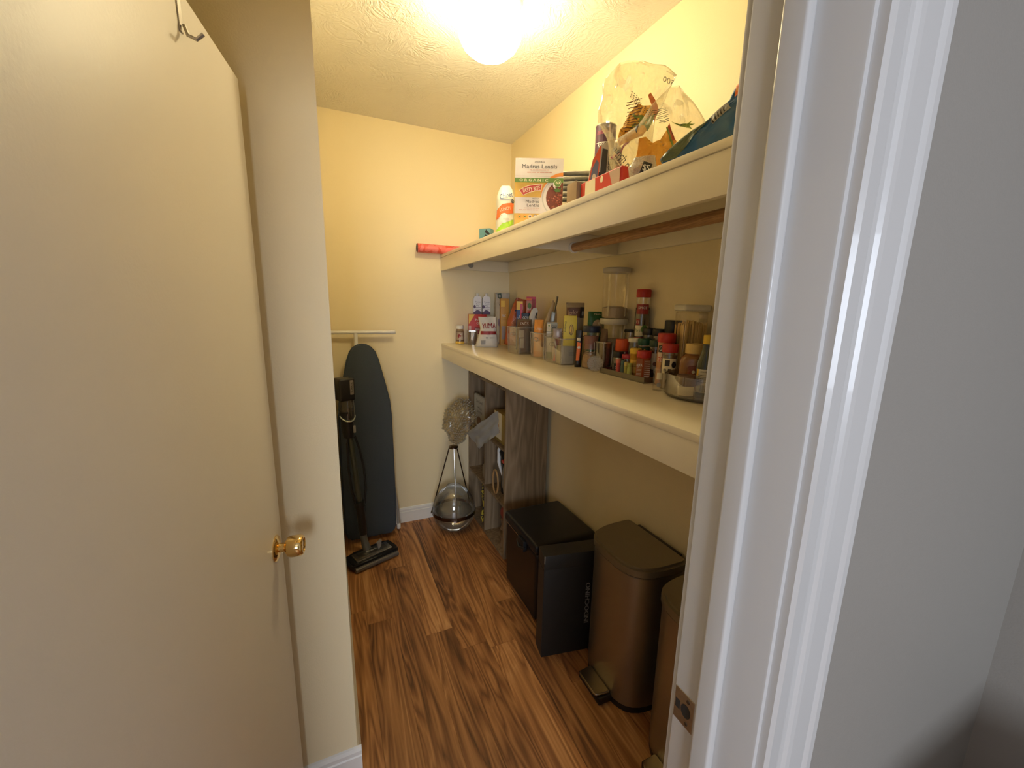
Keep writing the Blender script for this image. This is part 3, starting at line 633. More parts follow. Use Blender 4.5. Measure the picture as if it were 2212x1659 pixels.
# semi-round step bins
STEEL = mat('brushed_bronze_steel', (.36, .325, .265), .36, .9, var=.06, vscale=8)
LIDM = mat('bronze_steel_lid', (.28, .245, .175), .42, .7, var=.04)
def dsh(x0, x1, y0, y1, n=26, p=3.5):
    """semi-round outline: bulging towards -x, flat towards +x"""
    cy, hy = (y0+y1)/2, (y1-y0)/2; pts = []
    for i in range(n+1):
        a = pi/2+pi*i/n; c, s = cos(a), sin(a); k = 1/((abs(c)**p+abs(s)**p)**(1/p))
        pts.append((x1-.03+(x1-.03-x0)*c*k, cy+hy*s*k))
    return pts+[(x1-.006, y0+.006), (x1, y0+.03), (x1, y1-.03), (x1-.006, y1-.006)]
def step_bin(loc, label):
    t = thing('step_bin', label, 'trash can', loc, 0, 'bronze step bins along the right wall')
    def pr(n, off, z0, z1, m, bev=0, par=t, x0=0, x1=.25):
        pts = dsh(x0+off, x1-off, off, .345-off)
        bm = prism(bmesh.new(), pts, z0, z1); bmesh.ops.recalc_face_normals(bm, faces=bm.faces)
        if bev: bmesh.ops.bevel(bm, geom=[e for e in bm.edges if abs(e.verts[0].co.z-e.verts[1].co.z) < 1e-5 and e.verts[0].co.z > (z0+z1)/2], offset=bev, segments=4, affect='EDGES')
        return obj(n, bm, m, par, smooth=True)
    pr('base_rim', .008, .0, .028, BLACK); pr('body', .006, .028, .592, STEEL, .002)
    pr('rim', .008, .592, .600, BLACK); pr('lid', 0, .600, .636, LIDM, .010)
    box('hinge_block', (.249, .268, .05, .295, .50, .628), BLACK, t, bev=.006)
    pd = bpy.data.objects.new('pedal', None); C.objects.link(pd); pd.parent = t
    pts = [(-.058+.004*sin(pi*i/10), .115+.115*i/10) for i in range(11)]
    bm = prism(bmesh.new(), [(-.062, .125), (-.055, .112), (.005, .105), (.005, .24), (-.055, .235), (-.062, .222)], .038, .050); bmesh.ops.recalc_face_normals(bm, faces=bm.faces)
    bmesh.ops.bevel(bm, geom=list(bm.edges), offset=.004, segments=3, affect='EDGES'); obj('pedal_plate', bm, mat('pedal_steel', (.42, .38, .31), .28, 1), pd, smooth=True)
    box('pedal_mount', (-.05, .02, .10, .245, .006, .037), BLACK, pd, bev=.004)
    return t
step_bin((.950, .985, 0), 'bronze steel step bin standing next to the flat black box')
step_bin((.950, .598, 0), 'bronze steel step bin nearest the doorway, mostly hidden by the white jamb')
# ---------------------------------------------------------------- lower shelf, z = 1.301
Z1 = 1.301
def jar(name, label, cat, x, y, h, r, lid, body, lidr=None, lidh=.018, fill=None, fillm=None, print_=None, z=Z1, sq=0, shoulder=.78, group=None, neck=None, ribs=False, seg=24, rz=None):
    """jar or bottle: body up to the neck, lid on top, contents inside, print on the front"""
    t = thing(name, label, cat, (x, y, z), face(x, y) if rz is None else rz, group)
    hb = h-lidh; lr = lidr or r*.85; nr = neck or lr*.92
    prof = [(0, 0), (r*.9, 0), (r, r*.1), (r, hb*shoulder), (r*.96, hb*(shoulder+.06)), (nr, hb*.95), (nr, hb), (0, hb)]
    tr = 'BSDF_TRANSPARENT' in [n.type for n in body.node_tree.nodes]
    lat('body', prof, body, t, seg, sq=sq)
    if fillm: lat('contents', [(0, .003), (r*.88, .003), (r*.93, r*.15), (r*.93, hb*(fill or .7)), (0, hb*(fill or .7)+.001)], fillm, t, seg, sq=sq)
    lp = [(0, hb-.002), (lr*.97, hb-.002), (lr, hb), (lr, h-.003), (lr*.93, h), (0, h)]
    lat('lid', lp, lid, t, 30 if ribs else seg)
    if print_: prt('front_label', t, (cyl(r) if not sq else flat((0, -r-.0003, 0), (1, 0, 0), (0, 0, 1))), print_)
    return t
def bl(lines, x, y, w, m=BLK, h=.0012, gap=.004): return ptext(lines, x, y, w, h, gap, m)
def spice(c): return mat('spice_%s' % c, s2l(c), .9, var=.25, vscale=120)
def carton(name, label, cat, x, y, w, d, h, m, pr=None, z=Z1, rz=None, side=None, group=None, tilt=0, bev=.001):
    t = thing(name, label, cat, (x, y, z), 0, group); t.rotation_euler = (tilt, 0, face(x, y) if rz is None else rz)
    box('carton', (-w/2, w/2, 0, d, 0, h), m, t, bev=bev)
    if pr: prt('front_print', t, flat((0, -.0002, 0), (1, 0, 0), (0, 0, 1)), pr)
    if side: prt('side_print', t, flat((-w/2-.0002, d/2, 0), (0, -1, 0), (0, 0, 1)), side)
    return t
def bag(name, label, cat, x, y, w, h, d, m, pr=None, z=Z1, rz=None, lean=0, roll=0, seed=0, wr=.008, top=.35, group=None, outline=None, nu=22, nv=26, wf=14):
    """soft bag: two sheets that meet at the sides and at the top"""
    t = thing(name, label, cat, (x, y, z), 0, group); t.rotation_euler = (lean, roll, face(x, y) if rz is None else rz)
    def wid(v):
        if outline:
            for (v0, l0, r0), (v1, l1, r1) in zip(outline, outline[1:]):
                if v <= v1:
                    k = (v-v0)/(v1-v0); return l0+(l1-l0)*k, r0+(r1-r0)*k
            return outline[-1][1:]
        return (-w/2, w/2)
    def P(u, v, s, off=0):
        l, r = wid(v); xx = l+(r-l)*u; U = 2*u-1
        th = d/2*(max(0, 1-abs(U)**2.6))**.6*(1-(max(0, v-top)/(1-top))**1.4*.93)*(1 if v > .06 else .75+v*4)
        n = noise.noise(Vector((xx*wf+seed*9, v*h*wf, s*3+seed)))+.5*noise.noise(Vector((xx*wf*2.6+seed*9, v*h*wf*2.6, s*3)))
        if wr > .012: n = .7*n+1.1*(.28-abs(noise.noise(Vector((xx*wf*1.7+seed*5, v*h*wf*1.1+xx*9, s+4)))))+.5*(.28-abs(noise.noise(Vector((xx*wf*4+seed*5, v*h*wf*3, s+8)))))
        e = wr*n*(1-abs(U)**6)
        return Vector((xx+wr*.6*noise.noise(Vector((v*h*wf, seed, u*3))), -s*(th+off)+e, max(0, v*h+wr*.5*noise.noise(Vector((xx*wf*1.3, seed+v*2, 4)))*(1 if v > .05 else 0))))
    bm = bmesh.new(); gs = []
    for s in (1, -1):
        g = [[bm.verts.new(P(i/nu, j/nv, s)) for i in range(nu+1)] for j in range(nv+1)]
        for j in range(nv):
            for i in range(nu): bm.faces.new((g[j][i], g[j][i+1], g[j+1][i+1], g[j+1][i]))
        gs.append(g)
    for i in range(nu): bm.faces.new((gs[0][0][i], gs[0][0][i+1], gs[1][0][i+1], gs[1][0][i]))
    bmesh.ops.remove_doubles(bm, verts=bm.verts, dist=.0004)
    o = obj('bag_body', bm, m, t, smooth=2)
    if pr:
        def fn(px, py, off):
            v = max(0, min(1, py/h)); l, r = wid(v); u = max(0, min(1, (px-l)/(r-l))); return P(u, v, 1, off+.0016)
        prt('front_print', t, fn, pr)
    return t
RIM = clear('milky_plastic_edge', (.92, .90, .86), .35, .28, .12)
def clear_bin(name, label, x, y, w, d, h, rz, m=PLAST, taper=.92, z=Z1, hole=True, group=None, wt=.0022):
    """open-topped clear bin: one thin wall with a rim; x, y is its front left foot, +x runs along the front"""
    t = thing(name, label, 'bin', (x, y, z), rz, group)
    def ring(bm, k, zz, o):
        cx, cy = w/2, d/2; a, b = w/2*k-o, d/2*k-o; r = .014; pts = []
        for sx, sy, a0 in ((1, -1, -90), (1, 1, 0), (-1, 1, 90), (-1, -1, 180)):
            for i in range(4):
                an = R(a0+30*i); pts.append(bm.verts.new((cx+sx*(a-r)+r*cos(an), cy+sy*(b-r)+r*sin(an), zz)))
        return pts
    bm = bmesh.new()
    R_ = [ring(bm, taper, 0, 0), ring(bm, 1, h-.004, 0), ring(bm, .985, h-.004, wt), ring(bm, taper, wt, wt)]
    for A, B in zip(R_, R_[1:]):
        n = len(A)
        for i in range(n): bm.faces.new((A[i], A[(i+1) % n], B[(i+1) % n], B[i]))
    bm.faces.new(list(reversed(R_[0]))); bm.faces.new(R_[-1])
    obj('tub', bm, m, t, smooth=True)
    bm = bmesh.new(); R_ = [ring(bm, 1.03, h-.0042, 0), ring(bm, 1.03, h, 0), ring(bm, .985, h, 0), ring(bm, .985, h-.0038, 0)]
    for A, B in zip(R_, R_[1:]+R_[:1]):
        for i in range(len(A)): bm.faces.new((A[i], A[(i+1) % len(A)], B[(i+1) % len(A)], B[i]))
    obj('rim', bm, RIM, t)
    bm = bmesh.new()
    for q in ((0, 0), (1, 0), (0, 1), (1, 1)):      # thick moulded corners catch the light
        a = (w/2*(1+(2*q[0]-1)*(taper-.035)), d/2*(1+(2*q[1]-1)*(taper-.035)), .003); b = (w/2*(1+(2*q[0]-1)*.955), d/2*(1+(2*q[1]-1)*.955), h-.006)
        tube(bm, [a, b], .0018, 6)
    o = obj('corner_ribs', bm, RIM, t, smooth=True); o['kind'] = 'stuff'
    if hole:
        bm = bmesh.new(); pts = []
        k = lambda a: (w/2+.022*cos(a)*1.15, h*.74+.009*sin(a))
        tube(bm, [(k(a)[0], -.0015+.0*a, k(a)[1]) for a in [i*pi/10 for i in range(21)]], .0016, 6, cap=False)
        obj('finger_grip', bm, RIM, t, smooth=True)
    return t

carton('cracker_box', 'red snack carton with a yellow corner behind the white printed sack', 'box', .965, 2.735, .125, .05, .205, RED, [
    ('p', [(-.062, .204), (-.062, .135), (-.02, .204)], YEL), ('t', 'Pinw', .005, .165, .045, .018, WHT), ('t', 'Chee', .012, .143, .040, .016, WHT),
    ('r', -.062, .0, -.045, .125, mat('print_pinkish', (.6, .35, .33), .5)), ('p', [(-.03, .03), (.04, .03), (.045, .11), (-.02, .12)], DRED), ('t', 'ORGANIC', .01, .1, .05, .01, WHT), ('d', .02, .05, .03, CREAM, .02)], rz=face(.965, 2.735)+.1)
for i, (x, y) in enumerate(((.972, 2.757), (1.031, 2.738))):
    t = thing('shake_carton', ['white and purple drink carton standing on the red snack box, left one', 'white and purple drink carton standing on the red snack box, right one'][i], 'carton', (x, y, 1.506), -.27, 'drink cartons on the red box')
    bm = prism(bmesh.new(), [(-.028, 0), (.028, 0), (.028, .108), (.019, .124), (-.019, .124), (-.028, .108)], 0, .046, axis='y'); obj('carton', bm, mat('carton_white', (.72, .70, .72), .4), t)
    bm = lathe(bmesh.new(), [(0, .12), (.011, .12), (.011, .142), (.010, .144), (0, .144)], 16, cy=.020); obj('cap', bm, WHITEP, t, smooth=True)
    prt('front_print', t, flat((0, -.0003, 0), (1, 0, 0), (0, 0, 1)), [('r', -.028, 0, .028, .016, BRN), ('p', [(-.028, .012), (-.02, .018), (-.005, .03), (.012, .026), (.028, .014), (.028, .0), (-.028, 0)], mat('print_purple', (.07, .03, .10), .5)), ('r', -.02, .045, .024, .048, MATS['print_purple']), ('d', -.02, .052, .008, MATS['print_purple'], .012),
        ('t', 'Premier', .004, .084, .04, .010, MATS['print_purple']), ('t', 'Protein', .005, .072, .032, .008, MATS['print_purple'], 0, 0), ('t', '30g', -.001, .060, .02, .008, BLK), ('t', 'chocolate', .004, .034, .036, .008, BRN)])
jar('vitamin_bottle', 'small clear bottle with white cap and yellow base at the shelf far end', 'bottle', .845, 2.765, .127, .0285, WHITEP, clear('amber_clear', (.80, .70, .55), .15, .12), .026, .022, .8, spice('8a5a3a'), [('r', -.024, .026, .026, .082, mat('label_tan', (.42, .30, .20), .5)), ('d', -.004, .055, .012, DRED), ('t', 'VIT', .01, .066, .02, .012, WHT)]+bl(5, .008, .05, .024, WHT)+[('r', -.028, .003, .028, .018, YEL)])
clear_bin('acrylic_tub', 'low clear tub at the far end beside the small capped bottle', .868, 2.672, .07, .042, .095, -.35, m=SMOKE, hole=False)
bag('yuma_sack', 'white crumpled paper sack with large red letters and a red band', 'bag', .945, 2.50, .132, .195, .07, mat('paper_white', (.66, .63, .58), .55, bump=.4, bscale=25), [
    ('t', 'YUMA', .012, .135, .085, .034, DRED, 3, 2), ('r', -.04, .083, .062, .104, DRED), ('r', -.036, .020, -.008, .046, GRYP), ('d', .0, .063, .006, GRYP)]+ptext(3, .035, .066, .03, .0012, .004, GRYP), seed=2, wr=.010, outline=[(0, -.075, .072), (.25, -.062, .070), (.6, -.045, .066), (.85, -.05, .062), (1, -.055, .058)])
bag('sesame_bag', 'tall clear bag with a dark green tag and grey writing standing at the back corner', 'bag', 1.135, 2.70, .10, .355, .05, mat('cloudy_bag', (.46, .42, .36), .4, var=.25, vscale=25), [('p', [(-.035, .35), (-.035, .325), (-.025, .315), (-.008, .315), (-.008, .352)], mat('print_dark_green', (.02, .06, .03), .5)), ('r', -.028, .324, -.015, .345, GRYP), ('t', 'Crea', .002, .27, .045, .022, BLK, -12), ('t', 'Puffs', .012, .25, .048, .016, BLK, -12), ('d', -.012, .15, .018, mat('print_violet', (.22, .16, .22), .5), .03), ('r', -.02, .08, .012, .14, GRYP)], seed=5, top=.6)
carton('orange_carton', 'tall yellow-orange carton beside the tagged clear bag', 'box', 1.115, 2.605, .055, .04, .315, mat('box_orange', (.62, .32, .06), .5), [('r', -.027, .26, .0, .30, YEL), ('r', -.024, .0, .010, .17, mat('box_amber', (.70, .40, .10), .5)), ('r', -.018, .04, .008, .13, mat('print_mauve', (.45, .38, .38), .5)), ('t', 'MAC', -.006, .2, .026, .018, WHT)], rz=-.2)
bag('cheese_snack_bag', 'orange-red snack bag leaning to the right above the first clear bin', 'bag', 1.078, 2.408, .105, .30, .05, mat('foil_orange', (.42, .09, .025), .35, bump=.2, bscale=25), [('t', 'crisps', .0, .17, .075, .026, mat('print_rose', (.62, .30, .2), .5), 55), ('d', -.012, .22, .005, BLK), ('d', .012, .225, .005, BLK), ('d', .01, .12, .03, mat('print_rust', (.30, .12, .08), .5), .05)], roll=.16, seed=7, wr=.012, z=1.32, outline=[(0, -.045, .04), (.5, -.05, .05), (.8, -.035, .06), (1, -.02, .055)])
carton('blue_box', 'narrow dark blue box with yellow top between the orange bag and the pink box', 'box', 1.085, 2.305, .038, .03, .297, BLU, [('r', -.019, .245, .019, .296, YEL), ('t', 'Sa', 0, .20, .02, .02, WHT, 90), ('r', .004, .16, .018, .28, PNK)])
carton('tea_box', 'pink and red tea box with fruit picture standing at the back', 'box', 1.158, 2.295, .058, .04, .325, PNK, [('r', -.029, .20, .004, .30, mat('print_peach', (.60, .25, .15), .5)), ('d', -.01, .27, .012, GRN, .018), ('d', -.008, .21, .016, RED, .03), ('r', .006, .05, .026, .31, DRED), ('t', 'TEA', -.012, .25, .026, .014, WHT), ('r', -.029, .303, .004, .315, ORG)])
ba = clear_bin('storage_bin', 'clear plastic bin with a finger grip holding a brown paper bag', .955, 2.203, .165, .195, .152, -pi/2, group='clear bins on the lower shelf')
bag('paper_bag', 'brown paper bag with a dark label inside the first clear bin', 'bag', 1.03, 2.118, .082, .19, .07, mat('kraft_paper', (.17, .12, .075), .8, bump=.3, bscale=30), [('p', [(-.038, .15), (.03, .158), (.036, .182), (-.03, .178)], BRN), ('t', 'TASTIC', -.001, .167, .05, .014, WHT, 4), ('r', -.03, .09, .0, .13, mat('label_oat', (.42, .36, .24), .6)), ('r', -.022, .03, .0, .085, MATS['label_oat'])], seed=11, wr=.006, top=.75, z=Z1+.004)
carton('goya_pack', 'dark navy pack with white letters leaning behind the brown paper bag', 'box', 1.095, 2.235, .052, .05, .225, mat('navy', (.008, .02, .045), .4), [('t', 'GOYA', .002, .198, .042, .018, WHT, 0, 2), ('r', -.022, .172, .024, .176, WHT), ('r', -.022, .158, .024, .162, GRYP)]+bl(2, 0, .15, .04, WHT))
bag('knotted_bag', 'white plastic bag with a twisted top behind the orange packet', 'bag', 1.102, 2.138, .046, .255, .026, mat('poly_white', (.62, .60, .55), .35), [('p', [(.004, .20), (.014, .195), (.016, .22), (.010, .232)], BLK)], seed=4, wr=.006, z=Z1+.004, outline=[(0, -.03, .03), (.6, -.03, .028), (.8, -.03, .012), (.93, -.02, .02), (1, -.006, .012)])
bb_ = clear_bin('storage_bin', 'clear plastic bin with a finger grip holding an orange packet and a green-based box', .985, 1.963, .160, .195, .135, -pi/2, group='clear bins on the lower shelf')
bag('orange_packet', 'bright orange packet standing in the second clear bin', 'bag', 1.022, 1.926, .050, .195, .04, mat('orange_foil', (.80, .32, .06), .45, var=.1, vscale=20), [('t', 'chips', 0, .15, .035, .014, CREAM), ('r', -.02, .03, .02, .09, mat('print_apricot', (.80, .42, .14), .5))], seed=6, wr=.006, z=Z1+.004, top=.8)
carton('stock_box', 'pale grey and white carton with green base in the second clear bin', 'box', 1.048, 1.832, .050, .05, .185, mat('box_palegrey', (.52, .50, .44), .5), [('r', -.027, 0, -.003, .182, WHT), ('r', -.027, 0, .027, .034, GRN), ('r', -.027, .135, .027, .183, mat('box_greygreen', (.38, .39, .34), .5)), ('r', -.025, .14, -.007, .178, CREAM), ('d', -.016, .168, .004, GRN), ('t', 'Organic', .010, .168, .03, .007, BLK), ('r', 0, .155, .022, .160, BLK), ('r', .008, .138, .026, .152, DRED)]+bl(3, -.016, .158, .014, GRYP)+bl(4, .013, .12, .022), z=Z1+.004)
bag('rice_bag', 'tan translucent bag tapering to a point behind the green-based carton', 'bag', 1.13, 1.998, .10, .30, .04, mat('rice_tan', (.50, .37, .20), .5, var=.2, vscale=60), None, seed=8, wr=.006, rz=-.08, outline=[(0, -.05, .045), (.5, -.045, .045), (.75, -.02, .04), (.9, -.0, .03), (1, .008, .02)])
sp_ = thing('spatula', 'grey metal spatula standing upright in front of the tan bag', 'spatula', (1.09, 1.94, 1.36), face(1.09, 1.94)); sp_.rotation_euler[1] = .12
box('blade', (-.011, .011, -.0015, .0015, .085, .185), mat('blade_grey', (.18, .17, .14), .35, .8), sp_, bev=.001); bm = tube(bmesh.new(), [(0, 0, -.055), (0, 0, .09)], .004, 8); obj('shaft', bm, MATS['blade_grey'], sp_, smooth=True); bm = tube(bmesh.new(), [(.004, 0, .18), (.008, 0, .265)], .0055, 8); obj('handle', bm, MATS['blade_grey'], sp_, smooth=True)
bc = clear_bin('storage_bin', 'clear plastic bin with finger grip holding a yellow carton and foil packet', .972, 1.775, .165, .195, .125, -pi/2, group='clear bins on the lower shelf')
bag('foil_packet', 'silvery packet with red print at the left of the third clear bin', 'bag', 1.014, 1.718, .044, .16, .026, mat('foil_grey', (.36, .30, .28), .3, .3, var=.3, vscale=30), [('p', [(-.012, .07), (.01, .065), (.012, .12), (-.008, .115)], DRED), ('p', [(-.018, .005), (-.005, .004), (-.01, .045)], mat('print_coral', (.75, .18, .16), .5)), ('p', [(-.014, .1), (.008, .02), (.013, .022), (-.008, .105)], WHT)], seed=3, wr=.004, z=Z1+.004)
carton('oat_box', 'off-white carton lying under the yellow carton in the third clear bin', 'box', 1.032, 1.632, .092, .045, .084, mat('box_oat', (.52, .47, .36), .6), ptext(4, .02, .06, .05, .002, .007, GRYP), z=Z1+.004, rz=-.12)
t = carton('pasta_carton', 'bright yellow carton with a dark oval logo standing up in the third clear bin', 'box', 1.030, 1.632, .060, .030, .14, mat('box_yellow', (.78, .62, .05), .45), [('d', .006, .075, .0105, BLK, .025), ('d', .006, .075, .0085, YEL, .022), ('t', 'Banza', .006, .075, .035, .010, BLK, 90), ('t', 'Chickpea', -.022, .09, .05, .008, BLK, -90)], z=Z1+.0885, rz=-.50)
prt('side_print', t, flat((-.0303, .015, 0), (0, -1, 0), (0, 0, 1)), [('r', -.0145, .002, .0145, .139, mat('box_ivory', (.62, .58, .40), .5)), ('d', .004, .10, .010, BRN, .022), ('p', [(-.013, .01), (.0, .02), (.004, .06), (-.013, .07)], GRYP)])
bag('coffee_bag', 'brown coffee bag with a folded clear top behind the yellow carton', 'bag', 1.100, 1.706, .088, .285, .036, mat('coffee_tan', (.33, .25, .15), .5), [('r', -.042, .215, .046, .262, BRN), ('r', .020, .213, .046, .264, BLK), ('t', 'Jerky', -.014, .238, .05, .022, mat('print_sand', (.55, .35, .2), .5), 6), ('r', .03, .225, .04, .245, GRYP)], seed=12, wr=.004, top=.9, rz=-.35, z=Z1+.004)
bag('hot_sauce_pouch', 'dark pouch with orange stripe standing between the third bin and the blue-lidded jar', 'pouch', 1.035, 1.562, .030, .165, .03, mat('black_foil', (.018, .014, .012), .35), [('p', [(-.010, .03), (.006, .03), (.009, .11), (-.006, .115)], ORG), ('r', -.008, .12, .006, .133, CREAM), ('d', .001, .09, .006, WHT)], seed=13, wr=.003)
t = thing('snack_jar', 'tall waisted clear jar of snacks with a dark blue lid', 'jar', (1.070, 1.518, Z1), face(1.066, 1.512))
pj = [(.0, .002), (.035, .002), (.038, .012), (.037, .04), (.030, .085), (.029, .11), (.034, .15), (.0345, .162)]
lat('body', pj, PLAST, t, 28, close=True)
lat('contents', [(0, .004), (.033, .004), (.0355, .012), (.0345, .04), (.030, .06), (.012, .070), (0, .066)], mat('nut_snack', (.42, .27, .15), .8, var=.5, vscale=90, bump=.8, bscale=120), t, 20)
rr = random.Random(5); bm = bmesh.new()
for i in range(26): bmesh.ops.create_icosphere(bm, subdivisions=1, radius=.0075, matrix=Matrix.Translation(((rr.random()-.5)*.046, (rr.random()-.5)*.046, .055+rr.random()*.018)) @ Matrix.Rotation(rr.random()*3, 4, 'X') @ Matrix.Diagonal((1.3, .7, .5, 1)))
o = obj('nuts', bm, MATS['nut_snack'], t); o['kind'] = 'stuff'
lat('lid', [(0, .160), (.037, .160), (.0385, .163), (.0385, .183), (.036, .188), (0, .188)], mat('navy_lid', (.012, .022, .06), .4), t, 28)
lat('back_label', [(.0295, .085), (.0290, .11), (.0335, .145)], mat('label_redbrown', (.26, .12, .09), .5), t, 28, close=True)
bag('nut_pouch', 'green pouch with a picture of nuts standing behind the blue-lidded jar', 'pouch', 1.140, 1.586, .082, .250, .03, mat('pouch_green', (.02, .12, .035), .4), [('t', 'Nuts', .0, .238, .03, .008, CREAM), ('d', .0, .185, .023, mat('nuts_tan', (.52, .40, .26), .6), .028), ('d', -.006, .180, .009, BRN, .006), ('d', .009, .196, .008, CREAM, .006)], seed=14, wr=.003, top=.85, rz=-.2)
# the dark-filled clear bin and the stacked containers
jb = clear_bin('storage_bin', 'smoky clear bin of dark brown packets beside the tall round container', 1.055, 1.474, .070, .050, .125, -pi/2, m=SMOKE, hole=False, group='clear bins on the lower shelf')
bag('brown_pack', 'dark brown packet standing in the smoky clear bin', 'packet', 1.080, 1.439, .044, .175, .024, mat('choc_brown', (.11, .06, .04), .5, var=.4, vscale=40), [('r', -.016, .05, .016, .12, BRN)], seed=21, wr=.003, top=.7, z=Z1+.004, rz=-pi/2)
t = thing('plastic_disc', 'clear round plastic disc standing on edge behind the front tray', 'disc', (1.026, 1.418, Z1+.0352), face(1.035, 1.412)); bm = lathe(bmesh.new(), [(0, -.002), (.030, -.002), (.034, -.004), (.034, .004), (.030, .002), (0, .002)], 28); o = obj('disc', bm, clear('dull_disc', (.80, .76, .68), .06, .22, .3), t); o.rotation_euler = (pi/2-.12, 0, 0)
OFFW = mat('offwhite_lid', (.74, .70, .60), .4)
t = thing('round_container', 'lower clear round container with white lid, stacked under another one', 'container', (1.174, 1.500, Z1), face(1.174, 1.49), 'stacked round containers')
lat('tub', [(0, .001), (.050, .001), (.054, .01), (.056, .195), (.057, .2)], PLAST, t, 36, close=True); lat('lid', [(0, .196), (.058, .196), (.0625, .204), (.0605, .221), (0, .221)], OFFW, t, 36)
lat('contents', [(0, .003), (.05, .003), (.052, .13), (0, .135)], mat('flour', (.62, .52, .38), .9, var=.08), t, 32)
t = thing('round_container', 'upper tall clear round container one quarter full of grain with white lid', 'container', (1.174, 1.500, Z1+.222), face(1.174, 1.49), 'stacked round containers')
lat('tub', [(0, .001), (.052, .001), (.055, .01), (.0565, .195), (.057, .198)], PLAST, t, 36, close=True); lat('lid', [(0, .196), (.058, .196), (.0605, .201), (.0605, .214), (.057, .217), (0, .217)], mat('grey_white_lid', (.50, .47, .42), .35), t, 36)
lat('contents', [(0, .003), (.051, .003), (.0535, .012), (.054, .046), (.03, .053), (0, .05)], mat('grain', (.52, .42, .30), .95, var=.15, vscale=200), t, 32)
for a in (-.5, .9):
    bm = bx(bmesh.new(), -.004, .004, -.0575, -.0565, .01, .19); o = obj('rib', bm, FILM, t); o.rotation_euler = (0, 0, a)

# smoky tray with spice jars on it
tr = thing('spice_tray', 'low smoky clear tray holding small spice jars at the shelf front', 'tray', (1.035, 1.128, Z1))
bm = bmesh.new(); bx(bm, 0, .125, 0, .265, 0, .003)
for d in ((0, .003, 0, .265, .003, .022), (.122, .125, 0, .265, .003, .06), (.003, .122, 0, .003, .003, .022), (.003, .122, .262, .265, .003, .022)): bx(bm, *d)
obj('tray_body', bm, clear('smoky_tray', (.55, .50, .45), .3, .05, .06), tr)
box('rim', (-.002, .0, -.002, .267, .0, .003), clear('smoky_edge', (.25, .22, .2), .4, .05, .1), tr)
ZT = Z1+.0035
GL = clear('jar_glass', (.88, .85, .78), .28, .05, .03)
GRNL = mat('lid_green', (.01, .085, .045), .45, bump=.4, bscale=220); DGRNL = mat('lid_dark_green', (.03, .065, .035), .45, bump=.4, bscale=220); REDL = mat('lid_red', (.48, .025, .02), .4, bump=.3, bscale=200)
YELL = mat('lid_yellow', (.78, .52, .04), .4); ORGL = mat('lid_orange', (.72, .10, .02), .45, bump=.4, bscale=220)
jar('spice_jar', 'square red-capped jar of orange chili spice at the front corner of the tray', 'jar', 1.074, 1.181, .110, .0258, REDL, spice('a04a20'), .0265, .024, print_=[('r', -.0245, .012, -.004, .082, mat('label_chili', (.36, .12, .04), .5)), ('t', 'AJIKA', -.014, .058, .021, .011, WHT, 0, 2), ('r', .002, .012, .0245, .078, mat('label_chili_dark', (.24, .08, .035), .5))]+bl(6, -.014, .048, .018, CREAM, .0012, .005)+bl(8, .015, .072, .02, WHT, .0014, .0075), z=ZT, sq=.35, group='spice jars on the tray')
jar('spice_jar', 'yellow-capped jar just behind the square chili spice jar', 'jar', 1.084, 1.2385, .113, .0205, YELL, spice('b98a28'), .022, .018, print_=[('r', -.02, .02, .018, .07, YEL)]+bl(5, 0, .06, .02), z=ZT, group='spice jars on the tray')
jar('spice_jar', 'small black-capped jar with dark label on the tray', 'jar', 1.072, 1.327, .092, .0225, BLACK, GL, .0225, .022, .6, spice('2a201a'), [('r', -.017, .006, .017, .045, BLK), ('t', 'CHIA', 0, .028, .02, .01, WHT), ('t', 'THAI', 0, .014, .022, .008, WHT)], z=ZT, group='spice jars on the tray')
jar('spice_jar', 'jar with pink-red lid between the black-capped and yellow-capped jars', 'jar', 1.084, 1.283, .084, .022, mat('lid_pinkred', (.42, .03, .06), .4), GL, .023, .014, .8, spice('5a2a1a'), [('r', -.02, .02, .02, .05, DRED)], z=ZT, group='spice jars on the tray')
for i, (x, y, c, m, l) in enumerate(((1.050, 1.296, 'd0605a', 'lid_salmon', 'tiny vial with a salmon-pink cap on the tray'), (1.052, 1.271, '5a6a66', 'lid_teal', 'tiny vial with a grey-teal cap on the tray'), (1.0495, 1.247, 'a8a058', 'lid_pale_yellow', 'tiny vial with a pale yellow cap on the tray'), (1.0495, 1.2265, 'b0b868', 'lid_lime', 'tiny vial with a lime cap beside the pale yellow one'))):
    jar('spice_vial', l, 'vial', x, y, .064-.002*i, .0085+.0015*(i == 3), mat(m, s2l(['e07a6a', '50706c', 'd0c070', 'a0a850'][i]), .4), spice(c), .0082+.0012*(i == 3), .012, z=ZT, seg=14, group='tiny vials on the tray')
jar('spice_jar', 'tall shaker with a big orange cap at the left end of the tray', 'jar', 1.118, 1.359, .138, .028, ORGL, mat('shaker_pink', (.34, .02, .06), .4), .030, .045, print_=[('r', -.026, .055, .012, .088, WHT), ('p', [(-.028, .05), (.02, .088), (.028, .085), (.028, .04)], mat('label_magenta', (.30, .01, .04), .5)), ('r', .018, .02, .028, .06, mat('label_indigo', (.06, .02, .10), .5)), ('t', 'Lawry', -.008, .076, .024, .008, GRYP)], z=ZT, group='spice jars on the tray')
jar('spice_jar', 'glass jar with white lid and brown contents behind the tray jars', 'jar', 1.131, 1.3015, .147, .026, OFFW, GL, .027, .014, .75, spice('6a5a38'), [('r', -.02, .03, .02, .09, mat('label_sage', (.35, .36, .28), .5)), ('d', .002, .05, .012, BRN), ('r', -.016, .075, .016, .085, CREAM)], z=ZT, group='spice jars on the tray')
